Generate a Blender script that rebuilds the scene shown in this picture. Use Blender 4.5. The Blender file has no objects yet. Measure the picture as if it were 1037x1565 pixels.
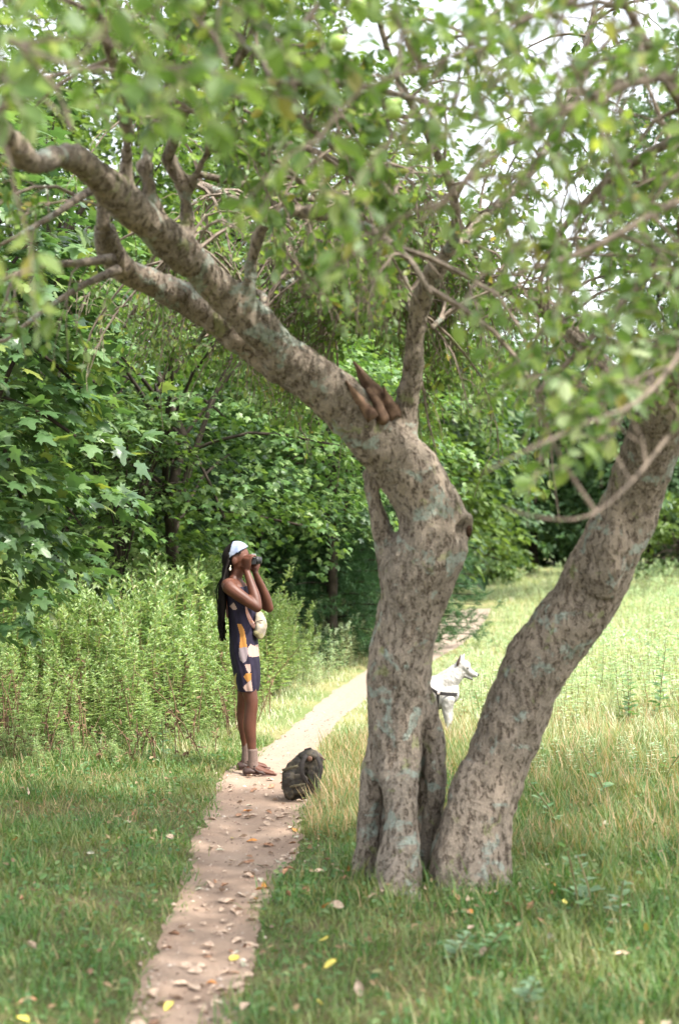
import bpy, bmesh, math, random
import numpy as np
from mathutils import Vector, Matrix, noise as mnoise

rng = np.random.default_rng(7)
random.seed(7)
S = bpy.context.scene
COL = S.collection
PI = math.pi
R = math.radians

# ------------------------------------------------------------------ camera
EYE = 1.6
FPX = 2174.0          # focal length in photo pixels (50 mm on a 36 mm tall frame)
TILT = 1.40
cam_d = bpy.data.cameras.new('camera_view')
cam = bpy.data.objects.new('camera_view', cam_d)
COL.objects.link(cam)
cam.location = (0, 0, EYE)
cam.rotation_euler = (R(90 + TILT), 0, 0)
cam_d.sensor_fit = 'VERTICAL'
cam_d.sensor_height = 36
cam_d.sensor_width = 24
cam_d.lens = 50
cam_d.clip_start = 0.05
cam_d.clip_end = 2000
cam_d.dof.use_dof = True
cam_d.dof.focus_distance = 10.3
cam_d.dof.aperture_fstop = 1.9
cam_d.dof.aperture_blades = 0
S.camera = cam

# ------------------------------------------------------------------ light
SUN_EL, SUN_AZ = 57, 122         # azimuth from +Y clockwise (towards +X)
w = bpy.data.worlds.new('World')
S.world = w
w.use_nodes = True
nt = w.node_tree
nt.nodes.clear()
out = nt.nodes.new('ShaderNodeOutputWorld')
bg = nt.nodes.new('ShaderNodeBackground')
sky = nt.nodes.new('ShaderNodeTexSky')
sky.sky_type = 'NISHITA'
sky.sun_disc = False
sky.sun_elevation = R(SUN_EL)
sky.sun_rotation = R(SUN_AZ)
sky.air_density = 1.2
sky.dust_density = 3.0
sky.ozone_density = 1.0
hs = nt.nodes.new('ShaderNodeHueSaturation')     # thin white summer cloud veil over the blue
hs.inputs['Saturation'].default_value = 0.3
hs.inputs['Value'].default_value = 1.55
nt.links.new(sky.outputs[0], hs.inputs['Color'])
nt.links.new(hs.outputs[0], bg.inputs[0])
bg.inputs[1].default_value = 0.15
nt.links.new(bg.outputs[0], out.inputs[0])

sun_d = bpy.data.lights.new('sun', 'SUN')
sun_d.energy = 3.2
sun_d.angle = R(1.5)
sun_d.color = (1.0, 0.95, 0.86)
sun = bpy.data.objects.new('sun', sun_d)
COL.objects.link(sun)
sv = Vector((math.cos(R(SUN_EL)) * math.sin(R(SUN_AZ)), math.cos(R(SUN_EL)) * math.cos(R(SUN_AZ)), math.sin(R(SUN_EL))))
sun.rotation_euler = sv.to_track_quat('Z', 'Y').to_euler()
sun.location = (0, 0, 30)

S.view_settings.view_transform = 'Standard'
S.view_settings.look = 'None'
S.view_settings.exposure = 1.5
S.view_settings.gamma = 1
S.render.engine = 'CYCLES'
S.cycles.max_bounces = 6
S.cycles.diffuse_bounces = 3
S.cycles.glossy_bounces = 2
S.cycles.transmission_bounces = 3
S.cycles.transparent_max_bounces = 4
S.cycles.use_denoising = True
S.cycles.sample_clamp_indirect = 4

# ------------------------------------------------------------------ geometry helpers
ct, st = math.cos(R(TILT)), math.sin(R(TILT))
def P(px, py, d):
    """world point seen at photo pixel (px,py) whose world Y distance is d"""
    a = (px - 518.5) / FPX
    b = (782.5 - py) / FPX
    dx, dy, dz = a, ct - b * st, st + b * ct
    k = d / dy
    return Vector((dx * k, d, EYE + dz * k))

def gz(x, y):
    x = np.asarray(x, float); y = np.asarray(y, float)
    t = np.maximum(0, y - 12)
    t = np.minimum(t, 60)
    h = 0.02 * t * t / (t + 6) + 0.012 * np.sin(x * 1.7 + 0.6 * y) + 0.010 * np.sin(y * 1.3 - x * 0.8)
    h = h + 0.05 * np.clip((-x - 1.3), 0, 4) * 0.35 * np.clip((y - 5) / 5, 0, 1)
    return h

def G(px, py):
    """ground point seen at pixel"""
    lo, hi = 1.5, 300.0
    for _ in range(60):
        m = (lo + hi) / 2
        p = P(px, py, m)
        if p.z > float(gz(p.x, p.y)): lo = m
        else: hi = m
    return P(px, py, lo)

def link(o, parent=None):
    COL.objects.link(o)
    if parent is not None: o.parent = parent
    return o

def empty(name, loc, label, cat, group=None, rz=0):
    o = bpy.data.objects.new(name, None)
    o.location = loc; o.rotation_euler = (0, 0, rz)
    o.empty_display_size = 0.1
    COL.objects.link(o)
    tag(o, label, cat, group)
    return o

def tag(o, label=None, cat=None, group=None, kind=None):
    if label: o['label'] = label
    if cat: o['category'] = cat
    if group: o['group'] = group
    if kind: o['kind'] = kind
    return o

def np_mesh(name, V, polys, mats, smooth=False):
    """V (n,3); polys list of (array (m,k), material index)"""
    me = bpy.data.meshes.new(name)
    V = np.ascontiguousarray(V, np.float32)
    me.vertices.add(len(V)); me.vertices.foreach_set('co', V.ravel())
    loops, starts, totals, mi = [], [], [], []
    off = 0
    for f, m in polys:
        f = np.asarray(f, np.int32)
        if len(f) == 0: continue
        n, k = f.shape
        loops.append(f.ravel())
        starts.append(off + np.arange(n, dtype=np.int32) * k)
        totals.append(np.full(n, k, np.int32))
        mi.append(np.full(n, m, np.int32) if np.isscalar(m) else np.asarray(m, np.int32))
        off += n * k
    L = np.concatenate(loops); st_ = np.concatenate(starts); to = np.concatenate(totals); mi = np.concatenate(mi)
    me.loops.add(len(L)); me.loops.foreach_set('vertex_index', L)
    me.polygons.add(len(st_)); me.polygons.foreach_set('loop_start', st_); me.polygons.foreach_set('loop_total', to)
    for m in mats: me.materials.append(m)
    me.polygons.foreach_set('material_index', mi)
    me.update(calc_edges=True)
    me.polygons.foreach_set('use_smooth', np.full(len(st_), smooth))
    me.validate()
    return me

def mesh_obj(name, me, parent=None):
    return link(bpy.data.objects.new(name, me), parent)

def local(me, loc):
    """shift mesh so that it sits right under a parent at loc"""
    me.transform(Matrix.Translation(-Vector(loc)))
    return me

class Bag:
    """collects geometry of one mesh"""
    def __init__(s): s.V = []; s.F = []; s.n = 0
    def add(s, V, F, m=0):
        V = np.asarray(V, float)
        if len(V) == 0: return
        s.V.append(V); s.F.append((np.asarray(F) + s.n, m)); s.n += len(V)
    def mesh(s, name, mats, smooth=False):
        d = {}
        for f, m in s.F: d.setdefault((f.shape[1], m), []).append(f)
        return np_mesh(name, np.concatenate(s.V), [(np.concatenate(v), k[1]) for k, v in d.items()], mats, smooth)

def nrm(v): return v / np.maximum(np.linalg.norm(v, axis=-1, keepdims=True), 1e-9)

def scatter(tv, tf, pos, direc, normal, scale, wscale=None):
    """place template (y = length, x = width, z = up) N times"""
    d = nrm(direc)
    n = normal - (normal * d).sum(-1, keepdims=True) * d
    n = nrm(n)
    x = np.cross(d, n)
    sc = np.asarray(scale, float).reshape(-1, 1)
    ws = sc if wscale is None else np.asarray(wscale, float).reshape(-1, 1)
    M = np.stack([x * ws, d * sc, n * sc], axis=1)        # (N,3,3)
    V = np.einsum('vk,nkj->nvj', tv, M) + pos[:, None, :]
    F = tf[None, :, :] + (np.arange(len(pos)) * len(tv))[:, None, None]
    return V.reshape(-1, 3), F.reshape(-1, tf.shape[1])

def tube(path, rad, seg=8, cap=True):
    """tapered tube along points"""
    p = np.array([tuple(v) for v in path], float); r = np.array(rad, float)
    if r.ndim == 0: r = np.full(len(p), float(r))
    t = np.gradient(p, axis=0); t = nrm(t)
    up = np.array([0, 0, 1.0]) if abs(t[0][2]) < 0.9 else np.array([1.0, 0, 0])
    a = nrm(np.cross(t[0], up)); V = []
    ang = np.arange(seg) * 2 * PI / seg
    for i in range(len(p)):
        a = nrm(a - (a @ t[i]) * t[i]); b = np.cross(t[i], a)
        V.append(p[i] + r[i] * (np.cos(ang)[:, None] * a + np.sin(ang)[:, None] * b))
    V = np.concatenate(V); n = len(p)
    i = np.arange(n - 1)[:, None]; j = np.arange(seg)[None, :]; k = (j + 1) % seg
    F = np.stack([i * seg + j, i * seg + k, (i + 1) * seg + k, (i + 1) * seg + j], -1).reshape(-1, 4)
    if cap:
        V = np.concatenate([V, [p[0]], [p[-1]]])
        c0, c1 = n * seg, n * seg + 1
        jj = np.arange(seg); kk = (jj + 1) % seg
        e = (n - 1) * seg
        T = np.concatenate([np.stack([kk, jj, np.full(seg, c0)], -1), np.stack([e + jj, e + kk, np.full(seg, c1)], -1)])
        # degenerate quads avoided: return tris as padded separate
        return V, F, T
    return V, F, np.zeros((0, 3), int)

def add_tube(bag, path, rad, seg=8, m=0):
    V, F, T = tube(path, rad, seg)
    n0 = bag.n
    bag.add(V, F, m)
    bag.F.append((T + n0, m))

def resample(pts, step):
    """smooth a list of tuples (any number of columns, first 3 = position)"""
    A = np.array([list(p) for p in pts], float)
    n = len(A)
    out_ = []
    for i in range(n - 1):
        p0, p1, p2, p3 = A[max(i - 1, 0)], A[i], A[i + 1], A[min(i + 2, n - 1)]
        L = np.linalg.norm(p2[:3] - p1[:3]); k = max(2, int(L / step))
        for t in np.arange(k) / k:
            out_.append(0.5 * ((2 * p1) + (-p0 + p2) * t + (2 * p0 - 5 * p1 + 4 * p2 - p3) * t * t + (-p0 + 3 * p1 - 3 * p2 + p3) * t ** 3))
    out_.append(A[-1])
    return np.array(out_)

def ellip_chain(bag, pts, side=(0, 1, 0), seg=20, m=0, round_caps=True):
    """pts: (pos, ra along side, rb across) -> closed swept body with elliptical sections and rounded ends"""
    side = np.array(side, float)
    P_ = [np.array(tuple(p[0])) for p in pts]; ra = [p[1] for p in pts]; rb = [p[2] for p in pts]
    A = resample([(*P_[i], ra[i], rb[i]) for i in range(len(P_))], 0.02)
    p, ra, rb = A[:, :3], A[:, 3], A[:, 4]
    t = nrm(np.gradient(p, axis=0))
    if round_caps:
        for end in (0, -1):
            tt = -t[0] if end == 0 else t[-1]
            rr = min(ra[end], rb[end]); extra = []
            for q in (0.35, 0.65, 0.88, 0.99):
                c = math.sqrt(1 - q * q)
                extra.append((p[end] + tt * rr * q, ra[end] * c, rb[end] * c, t[end]))
            ep = np.array([e[0] for e in extra]); ea = [e[1] for e in extra]; eb = [e[2] for e in extra]; et = np.array([e[3] for e in extra])
            if end == 0:
                p = np.concatenate([ep[::-1], p]); ra = np.concatenate([ea[::-1], ra]); rb = np.concatenate([eb[::-1], rb]); t = np.concatenate([et, t])
            else:
                p = np.concatenate([p, ep]); ra = np.concatenate([ra, ea]); rb = np.concatenate([rb, eb]); t = np.concatenate([t, et])
    ang = np.arange(seg) * 2 * PI / seg; V = []
    for i in range(len(p)):
        a = side - (side @ t[i]) * t[i]; a = nrm(a); b = np.cross(t[i], a)
        V.append(p[i] + ra[i] * np.cos(ang)[:, None] * a + rb[i] * np.sin(ang)[:, None] * b)
    V = np.concatenate(V); n = len(p)
    i = np.arange(n - 1)[:, None]; j = np.arange(seg)[None, :]; k = (j + 1) % seg
    F = np.stack([i * seg + j, i * seg + k, (i + 1) * seg + k, (i + 1) * seg + j], -1).reshape(-1, 4)
    V = np.concatenate([V, [p[0]], [p[-1]]]); jj = np.arange(seg); kk = (jj + 1) % seg; e = (n - 1) * seg
    T = np.concatenate([np.stack([kk, jj, np.full(seg, n * seg)], -1), np.stack([e + jj, e + kk, np.full(seg, n * seg + 1)], -1)])
    n0 = bag.n
    bag.add(V, F, m); bag.F.append((T + n0, m))

def ellipsoid(bag, c, r, rot=None, seg=20, rings=12, m=0):
    th = np.linspace(0, PI, rings + 1)[1:-1]; ph = np.arange(seg) * 2 * PI / seg
    V = np.array([(math.sin(a) * math.cos(b), math.sin(a) * math.sin(b), math.cos(a)) for a in th for b in ph] + [(0, 0, 1), (0, 0, -1)]) * np.array(r)
    if rot is not None: V = V @ np.array(rot).T
    V = V + np.array(tuple(c)); n = len(th)
    i = np.arange(n - 1)[:, None]; j = np.arange(seg)[None, :]; k = (j + 1) % seg
    F = np.stack([i * seg + j, (i + 1) * seg + j, (i + 1) * seg + k, i * seg + k], -1).reshape(-1, 4)
    jj = np.arange(seg); kk = (jj + 1) % seg; e = (n - 1) * seg
    T = np.concatenate([np.stack([jj, kk, np.full(seg, n * seg)], -1), np.stack([e + kk, e + jj, np.full(seg, n * seg + 1)], -1)])
    n0 = bag.n
    bag.add(V, F, m); bag.F.append((T + n0, m))

def union_mesh(name, bag, voxel, mats, smooth_it=6, disp=None, smooth=True):
    """fuse overlapping closed shapes into one continuous skin"""
    me = bag.mesh(name + '_src', [])
    o = bpy.data.objects.new(name + '_src', me); COL.objects.link(o)
    md = o.modifiers.new('r', 'REMESH'); md.mode = 'VOXEL'; md.voxel_size = voxel; md.adaptivity = 0
    if smooth_it:
        ms = o.modifiers.new('s', 'SMOOTH'); ms.iterations = smooth_it; ms.factor = 0.5
    dg = bpy.context.evaluated_depsgraph_get()
    new = bpy.data.meshes.new_from_object(o.evaluated_get(dg))
    bpy.data.objects.remove(o); bpy.data.meshes.remove(me)
    new.name = name
    if disp is not None:
        n = len(new.vertices)
        co = np.empty(n * 3); new.vertices.foreach_get('co', co); co = co.reshape(-1, 3)
        no = np.array([v.normal[:] for v in new.vertices])
        co = disp(co, no)
        new.vertices.foreach_set('co', co.ravel()); new.update()
    new.materials.clear()
    for m in mats: new.materials.append(m)
    new.polygons.foreach_set('use_smooth', np.full(len(new.polygons), smooth))
    return new

# ------------------------------------------------------------------ materials
def mat(name):
    m = bpy.data.materials.new(name); m.use_nodes = True
    nt = m.node_tree; nt.nodes.clear()
    o = nt.nodes.new('ShaderNodeOutputMaterial')
    return m, nt, o

def N(nt, typ, **kw):
    n = nt.nodes.new(typ)
    for k, v in kw.items():
        if k.startswith('i_'):
            key = k[2:]
            key = int(key) if key.isdigit() else key.replace('_', ' ')
            n.inputs[key].default_value = v
        else: setattr(n, k, v)
    return n

def ramp(nt, fac, stops, interp='LINEAR'):
    r = nt.nodes.new('ShaderNodeValToRGB'); r.color_ramp.interpolation = interp
    el = r.color_ramp.elements
    while len(el) < len(stops): el.new(0.5)
    for e, (p, c) in zip(el, stops):
        e.position = p; e.color = (c[0], c[1], c[2], 1) if not np.isscalar(c) else (c, c, c, 1)
    nt.links.new(fac, r.inputs[0]); return r.outputs[0]

def noise_tex(nt, vec, scale, detail=4, rough=0.55, dist=0.0):
    n = N(nt, 'ShaderNodeTexNoise'); n.inputs['Scale'].default_value = scale; n.inputs['Detail'].default_value = detail
    n.inputs['Roughness'].default_value = rough; n.inputs['Distortion'].default_value = dist
    nt.links.new(vec, n.inputs['Vector']); return n.outputs[0]

def mix(nt, fac, a, b, mode='MIX'):
    m = N(nt, 'ShaderNodeMix', data_type='RGBA', blend_type=mode)
    for s_, v in ((0, fac), (6, a), (7, b)):
        if hasattr(v, 'links'): nt.links.new(v, m.inputs[s_])
        elif s_ == 0: m.inputs[0].default_value = v
        else: m.inputs[s_].default_value = (*v, 1)
    return m.outputs[2]

def leaf_mat(name, stops, trans=0.35, rough=0.45, spec=0.35, tcol=1.5, clump=0.0, clump_scale=1.2, other=(0.2, 0.2, 0.05)):
    m, nt, o = mat(name)
    g = N(nt, 'ShaderNodeNewGeometry')
    c = ramp(nt, g.outputs['Random Per Island'], stops)
    hsv = N(nt, 'ShaderNodeHueSaturation'); hsv.inputs['Saturation'].default_value = 1.0; nt.links.new(c, hsv.inputs['Color']); c = hsv.outputs[0]
    if clump > 0:
        nz = noise_tex(nt, g.outputs['Position'], clump_scale, 2)
        f = ramp(nt, nz, [(0.45, 0.0), (0.65, clump)])
        c = mix(nt, f, c, other)
    b = N(nt, 'ShaderNodeBsdfPrincipled'); b.inputs['Roughness'].default_value = rough; b.inputs['Specular IOR Level'].default_value = spec
    nt.links.new(c, b.inputs['Base Color'])
    t = N(nt, 'ShaderNodeBsdfTranslucent')
    tc = mix(nt, 1.0, c, (tcol, tcol * 1.05, tcol * 0.5), 'MULTIPLY')
    nt.links.new(tc, t.inputs[0])
    mx = N(nt, 'ShaderNodeMixShader'); mx.inputs[0].default_value = trans
    nt.links.new(b.outputs[0], mx.inputs[1]); nt.links.new(t.outputs[0], mx.inputs[2]); nt.links.new(mx.outputs[0], o.inputs[0])
    return m

def plain(name, col, rough=0.6, spec=0.4, metal=0.0, var=0.0, vscale=20, bump=0.0, bscale=60, col2=None, sub=0.0):
    m, nt, o = mat(name)
    b = N(nt, 'ShaderNodeBsdfPrincipled'); b.inputs['Roughness'].default_value = rough; b.inputs['Specular IOR Level'].default_value = spec
    b.inputs['Metallic'].default_value = metal
    tc = N(nt, 'ShaderNodeTexCoord')
    nz = noise_tex(nt, tc.outputs['Object'], vscale, 4)
    c2 = col2 if col2 else tuple(max(0, x * (1 - var)) for x in col)
    c = ramp(nt, nz, [(0.35, c2), (0.65, col)])
    nt.links.new(c, b.inputs['Base Color'])
    if bump:
        bn = noise_tex(nt, tc.outputs['Object'], bscale, 4)
        bp = N(nt, 'ShaderNodeBump'); bp.inputs['Strength'].default_value = 0.6; bp.inputs['Distance'].default_value = bump
        nt.links.new(bn, bp.inputs['Height']); nt.links.new(bp.outputs[0], b.inputs['Normal'])
    if sub:
        b.inputs['Subsurface Weight'].default_value = sub; b.inputs['Subsurface Radius'].default_value = (0.01, 0.004, 0.002)
    nt.links.new(b.outputs[0], o.inputs[0]); return m

def bark_mat(name, base=(0.25, 0.208, 0.17), dark=(0.06, 0.042, 0.032), lichen=0.75, moss=0.5):
    m, nt, o = mat(name)
    tc = N(nt, 'ShaderNodeTexCoord').outputs['Object']
    mp = N(nt, 'ShaderNodeMapping'); mp.inputs['Scale'].default_value = (1, 1, 0.45); nt.links.new(tc, mp.inputs[0]); v = mp.outputs[0]
    big = noise_tex(nt, v, 4.0, 3)
    c = ramp(nt, big, [(0.3, tuple(x * 0.6 for x in base)), (0.5, base), (0.70, (base[0] * 1.4, base[1] * 1.34, base[2] * 1.28))])
    c = mix(nt, ramp(nt, noise_tex(nt, v, 13, 4, 0.6), [(0.46, 0.0), (0.66, 0.6)]), c, tuple(x * 0.5 for x in base))
    mid = noise_tex(nt, v, 44, 3, 0.6, 0.4)
    pit = ramp(nt, mid, [(0.52, 0.0), (0.58, 0.75), (0.66, 1.0)])
    c = mix(nt, pit, c, dark)
    ft = noise_tex(nt, tc, 110, 4, 0.7)
    c = mix(nt, ramp(nt, ft, [(0.42, 0.0), (0.70, 0.7)]), c, (base[0] * 1.7, base[1] * 1.65, base[2] * 1.55))
    # fine crack lines
    vo = N(nt, 'ShaderNodeTexVoronoi', feature='DISTANCE_TO_EDGE'); vo.inputs['Scale'].default_value = 26
    wv = N(nt, 'ShaderNodeVectorMath', operation='ADD'); nz = N(nt, 'ShaderNodeTexNoise'); nz.inputs['Scale'].default_value = 14; nt.links.new(v, nz.inputs['Vector'])
    sc = N(nt, 'ShaderNodeVectorMath', operation='SCALE'); sc.inputs['Scale'].default_value = 0.09; nt.links.new(nz.outputs['Color'], sc.inputs[0])
    nt.links.new(v, wv.inputs[0]); nt.links.new(sc.outputs[0], wv.inputs[1]); nt.links.new(wv.outputs[0], vo.inputs['Vector'])
    cr = ramp(nt, vo.outputs['Distance'], [(0.0, 0.35), (0.05, 0.0)])
    crm = N(nt, 'ShaderNodeMath', operation='MULTIPLY'); nt.links.new(cr, crm.inputs[0]); nt.links.new(ramp(nt, noise_tex(nt, tc, 5, 2), [(0.4, 0.0), (0.6, 0.9)]), crm.inputs[1])
    c = mix(nt, crm.outputs[0], c, dark)
    # lichen
    l1 = noise_tex(nt, tc, 6.5, 6, 0.62, 0.6)
    lf = ramp(nt, l1, [(0.565, 0.0), (0.60, lichen), (1.0, lichen)])
    l2 = noise_tex(nt, tc, 60, 3)
    lm = N(nt, 'ShaderNodeMath', operation='MULTIPLY'); nt.links.new(lf, lm.inputs[0]); nt.links.new(ramp(nt, l2, [(0.38, 0.35), (0.55, 1.0)]), lm.inputs[1])
    c = mix(nt, lm.outputs[0], c, (0.31, 0.37, 0.32))
    off = N(nt, 'ShaderNodeMapping'); off.inputs['Location'].default_value = (7.3, 2.1, 4.4); nt.links.new(tc, off.inputs[0])
    l3 = noise_tex(nt, off.outputs[0], 8, 6, 0.62, 0.5)
    mf = ramp(nt, l3, [(0.60, 0.0), (0.65, moss), (1.0, moss)])
    c = mix(nt, mf, c, (0.26, 0.29, 0.11))
    b = N(nt, 'ShaderNodeBsdfPrincipled'); b.inputs['Roughness'].default_value = 0.85; b.inputs['Specular IOR Level'].default_value = 0.2
    nt.links.new(c, b.inputs['Base Color'])
    hsum = N(nt, 'ShaderNodeMath', operation='SUBTRACT'); nt.links.new(ft, hsum.inputs[0]); nt.links.new(pit, hsum.inputs[1])
    h2 = N(nt, 'ShaderNodeMath', operation='SUBTRACT'); nt.links.new(hsum.outputs[0], h2.inputs[0]); nt.links.new(crm.outputs[0], h2.inputs[1])
    bp = N(nt, 'ShaderNodeBump'); bp.inputs['Strength'].default_value = 1.0; bp.inputs['Distance'].default_value = 0.012
    nt.links.new(h2.outputs[0], bp.inputs['Height']); nt.links.new(bp.outputs[0], b.inputs['Normal'])
    nt.links.new(b.outputs[0], o.inputs[0]); return m

M_bark = bark_mat('apple_bark')
M_bark2 = bark_mat('leaning_apple_bark', base=(0.235, 0.193, 0.156), lichen=0.7, moss=0.45)
M_twig = plain('twig_bark', (0.24, 0.19, 0.15), 0.85, 0.2, col2=(0.11, 0.085, 0.065), vscale=30)
M_wood = plain('bare_wood', (0.20, 0.125, 0.085), 0.85, 0.15, col2=(0.07, 0.042, 0.03), vscale=26, bump=0.012, bscale=30)
M_dbark = plain('forest_bark', (0.055, 0.043, 0.032), 0.9, 0.2, col2=(0.025, 0.02, 0.015), vscale=12, bump=0.01, bscale=25)
L_apple = leaf_mat('apple_leaf', [(0.0, (0.07, 0.125, 0.035)), (0.45, (0.12, 0.20, 0.055)), (0.85, (0.19, 0.27, 0.08)), (0.97, (0.27, 0.31, 0.08)), (1.0, (0.32, 0.25, 0.09))], 0.48, 0.42, 0.4)
L_apple_pale = leaf_mat('apple_leaf_underside', [(0.0, (0.18, 0.25, 0.13)), (0.6, (0.25, 0.33, 0.18)), (1.0, (0.33, 0.38, 0.20))], 0.42, 0.5, 0.4)
L_maple = leaf_mat('maple_leaf', [(0.0, (0.05, 0.105, 0.04)), (0.5, (0.085, 0.155, 0.06)), (0.85, (0.15, 0.235, 0.10)), (1.0, (0.19, 0.22, 0.05))], 0.35, 0.33, 0.5)
L_maple2 = leaf_mat('young_maple_leaf', [(0.0, (0.05, 0.115, 0.03)), (0.5, (0.10, 0.18, 0.055)), (1.0, (0.19, 0.27, 0.09))], 0.35, 0.42, 0.4, clump=0.5, clump_scale=0.9, other=(0.10, 0.17, 0.05))
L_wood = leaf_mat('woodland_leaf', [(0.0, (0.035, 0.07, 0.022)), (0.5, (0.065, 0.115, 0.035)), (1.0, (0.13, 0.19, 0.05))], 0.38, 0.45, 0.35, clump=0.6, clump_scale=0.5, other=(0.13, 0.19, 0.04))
L_shade = leaf_mat('shaded_thicket_leaf', [(0.0, (0.014, 0.035, 0.012)), (0.7, (0.028, 0.062, 0.02)), (1.0, (0.06, 0.11, 0.035))], 0.2, 0.5, 0.3)  # leaf colour darkened to stand in for deep shade inside the wood
L_far = leaf_mat('far_leaf', [(0.0, (0.055, 0.11, 0.05)), (0.5, (0.08, 0.15, 0.07)), (1.0, (0.13, 0.20, 0.09))], 0.35, 0.5, 0.3, clump=0.5, clump_scale=0.35, other=(0.05, 0.10, 0.05))
L_pine = leaf_mat('pine_needle', [(0.0, (0.03, 0.085, 0.03)), (0.6, (0.05, 0.12, 0.045)), (1.0, (0.09, 0.16, 0.06))], 0.15, 0.5, 0.3)
L_weed = leaf_mat('goldenrod_leaf', [(0.0, (0.12, 0.20, 0.07)), (0.5, (0.23, 0.33, 0.14)), (0.9, (0.35, 0.43, 0.21)), (1.0, (0.33, 0.33, 0.16))], 0.35, 0.45, 0.4, clump=0.4, clump_scale=0.7, other=(0.22, 0.28, 0.10))
L_weedpale = leaf_mat('meadow_leaf', [(0.0, (0.20, 0.31, 0.18)), (0.5, (0.33, 0.43, 0.29)), (0.9, (0.50, 0.57, 0.43)), (1.0, (0.60, 0.57, 0.44))], 0.35, 0.45, 0.4, clump=0.5, clump_scale=0.5, other=(0.46, 0.47, 0.33))
M_stem = plain('weed_stem', (0.18, 0.20, 0.08), 0.7, col2=(0.20, 0.12, 0.06), vscale=3)
L_grass = leaf_mat('lawn_grass_blade', [(0.0, (0.05, 0.125, 0.03)), (0.5, (0.085, 0.185, 0.045)), (0.80, (0.14, 0.225, 0.06)), (0.92, (0.27, 0.25, 0.11)), (1.0, (0.36, 0.28, 0.15))], 0.3, 0.45, 0.35, clump=0.6, clump_scale=2.6, other=(0.21, 0.205, 0.08))
L_dry = leaf_mat('dry_grass_blade', [(0.0, (0.10, 0.17, 0.06)), (0.45, (0.19, 0.23, 0.10)), (0.65, (0.36, 0.24, 0.13)), (1.0, (0.46, 0.33, 0.22))], 0.3, 0.6, 0.2)
L_field = leaf_mat('field_grass_blade', [(0.0, (0.20, 0.29, 0.13)), (0.5, (0.35, 0.40, 0.24)), (0.85, (0.50, 0.48, 0.34)), (1.0, (0.56, 0.47, 0.36))], 0.3, 0.55, 0.3, clump=0.55, clump_scale=0.6, other=(0.40, 0.36, 0.19))

# ------------------------------------------------------------------ path outline (from the photo, on the ground)
path_px = [(1565, 186, 356), (1481, 213, 386), (1380, 268, 400), (1305, 288, 450), (1255, 306, 464), (1200, 330, 478), (1170, 352, 486),
           (1130, 420, 496), (1095, 462, 520), (1060, 502, 566), (1035, 540, 618), (1010, 575, 660), (985, 620, 700), (965, 655, 728), (948, 678, 742), (935, 690, 745)]
pl = [(-3.0, -1.4, 0.3), (1.0, -1.25, -0.05), (3.0, -0.98, -0.38)]
for py, a, b in path_px:
    ga, gb = G(a, py), G(b, py)
    pl.append((ga.y, ga.x, gb.x))
pl.append((pl[-1][0] + 1.5, pl[-1][1] + 0.5, pl[-1][2] + 0.2))
pl = np.array(pl)
def path_lr(y):
    return np.interp(y, pl[:, 0], pl[:, 1]), np.interp(y, pl[:, 0], pl[:, 2])
def path_dist(x, y):
    """signed distance-ish: negative inside the path"""
    l, r = path_lr(y)
    wob = 0.03 * np.sin(y * 3.1 + x) + 0.015 * np.sin(y * 9.3)
    return np.maximum(l - x, x - r) + wob

# ground sheet
gx = np.unique(np.concatenate([np.linspace(-6, 6, 161), np.sign(np.linspace(-1, 1, 121)) * np.abs(np.linspace(-1, 1, 121)) ** 3 * 600]))
gy = np.unique(np.concatenate([np.linspace(-4, 14, 241), np.linspace(14, 45, 120), 45 + np.linspace(0, 1, 40) ** 3 * 800, -4 - np.linspace(0, 1, 12) ** 3 * 200]))
X, Y = np.meshgrid(gx, gy)
Z = gz(X, Y)
pd = path_dist(X, Y)
ins = (Y < 45) & (Y > -4)
def sink(x, y):
    l, r = path_lr(y)
    return 0.035 * np.clip((0.16 - np.maximum(l - x, x - r)) / 0.30, 0, 1)
Z = np.where(ins, Z - sink(X, Y), Z)
def grid_faces(ny, nx):
    i = np.arange(ny - 1)[:, None]; j = np.arange(nx - 1)[None, :]
    return np.stack([i * nx + j, i * nx + j + 1, (i + 1) * nx + j + 1, (i + 1) * nx + j], -1).reshape(-1, 4)

def ground_material():
    m, nt, o = mat('meadow_ground')
    g = N(nt, 'ShaderNodeNewGeometry').outputs['Position']
    a = noise_tex(nt, g, 1.3, 5); b_ = noise_tex(nt, g, 30, 5, 0.7)
    c = ramp(nt, a, [(0.35, (0.085, 0.11, 0.035)), (0.5, (0.13, 0.13, 0.055)), (0.65, (0.19, 0.15, 0.085))])
    c = mix(nt, ramp(nt, b_, [(0.4, 0.0), (0.7, 0.7)]), c, (0.07, 0.055, 0.03))
    # drier and paler out in the open field
    sx = N(nt, 'ShaderNodeSeparateXYZ'); nt.links.new(g, sx.inputs[0])
    mr = N(nt, 'ShaderNodeMapRange'); mr.inputs[1].default_value = 9; mr.inputs[2].default_value = 13; mr.clamp = True
    nt.links.new(sx.outputs[1], mr.inputs[0])
    c = mix(nt, mr.outputs[0], c, ramp(nt, a, [(0.4, (0.15, 0.19, 0.07)), (0.6, (0.27, 0.25, 0.12))]))
    p = N(nt, 'ShaderNodeBsdfPrincipled'); p.inputs['Roughness'].default_value = 0.95; p.inputs['Specular IOR Level'].default_value = 0.1
    nt.links.new(c, p.inputs['Base Color'])
    bp = N(nt, 'ShaderNodeBump'); bp.inputs['Distance'].default_value = 0.03; nt.links.new(b_, bp.inputs['Height']); nt.links.new(bp.outputs[0], p.inputs['Normal'])
    nt.links.new(p.outputs[0], o.inputs[0]); return m
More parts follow.
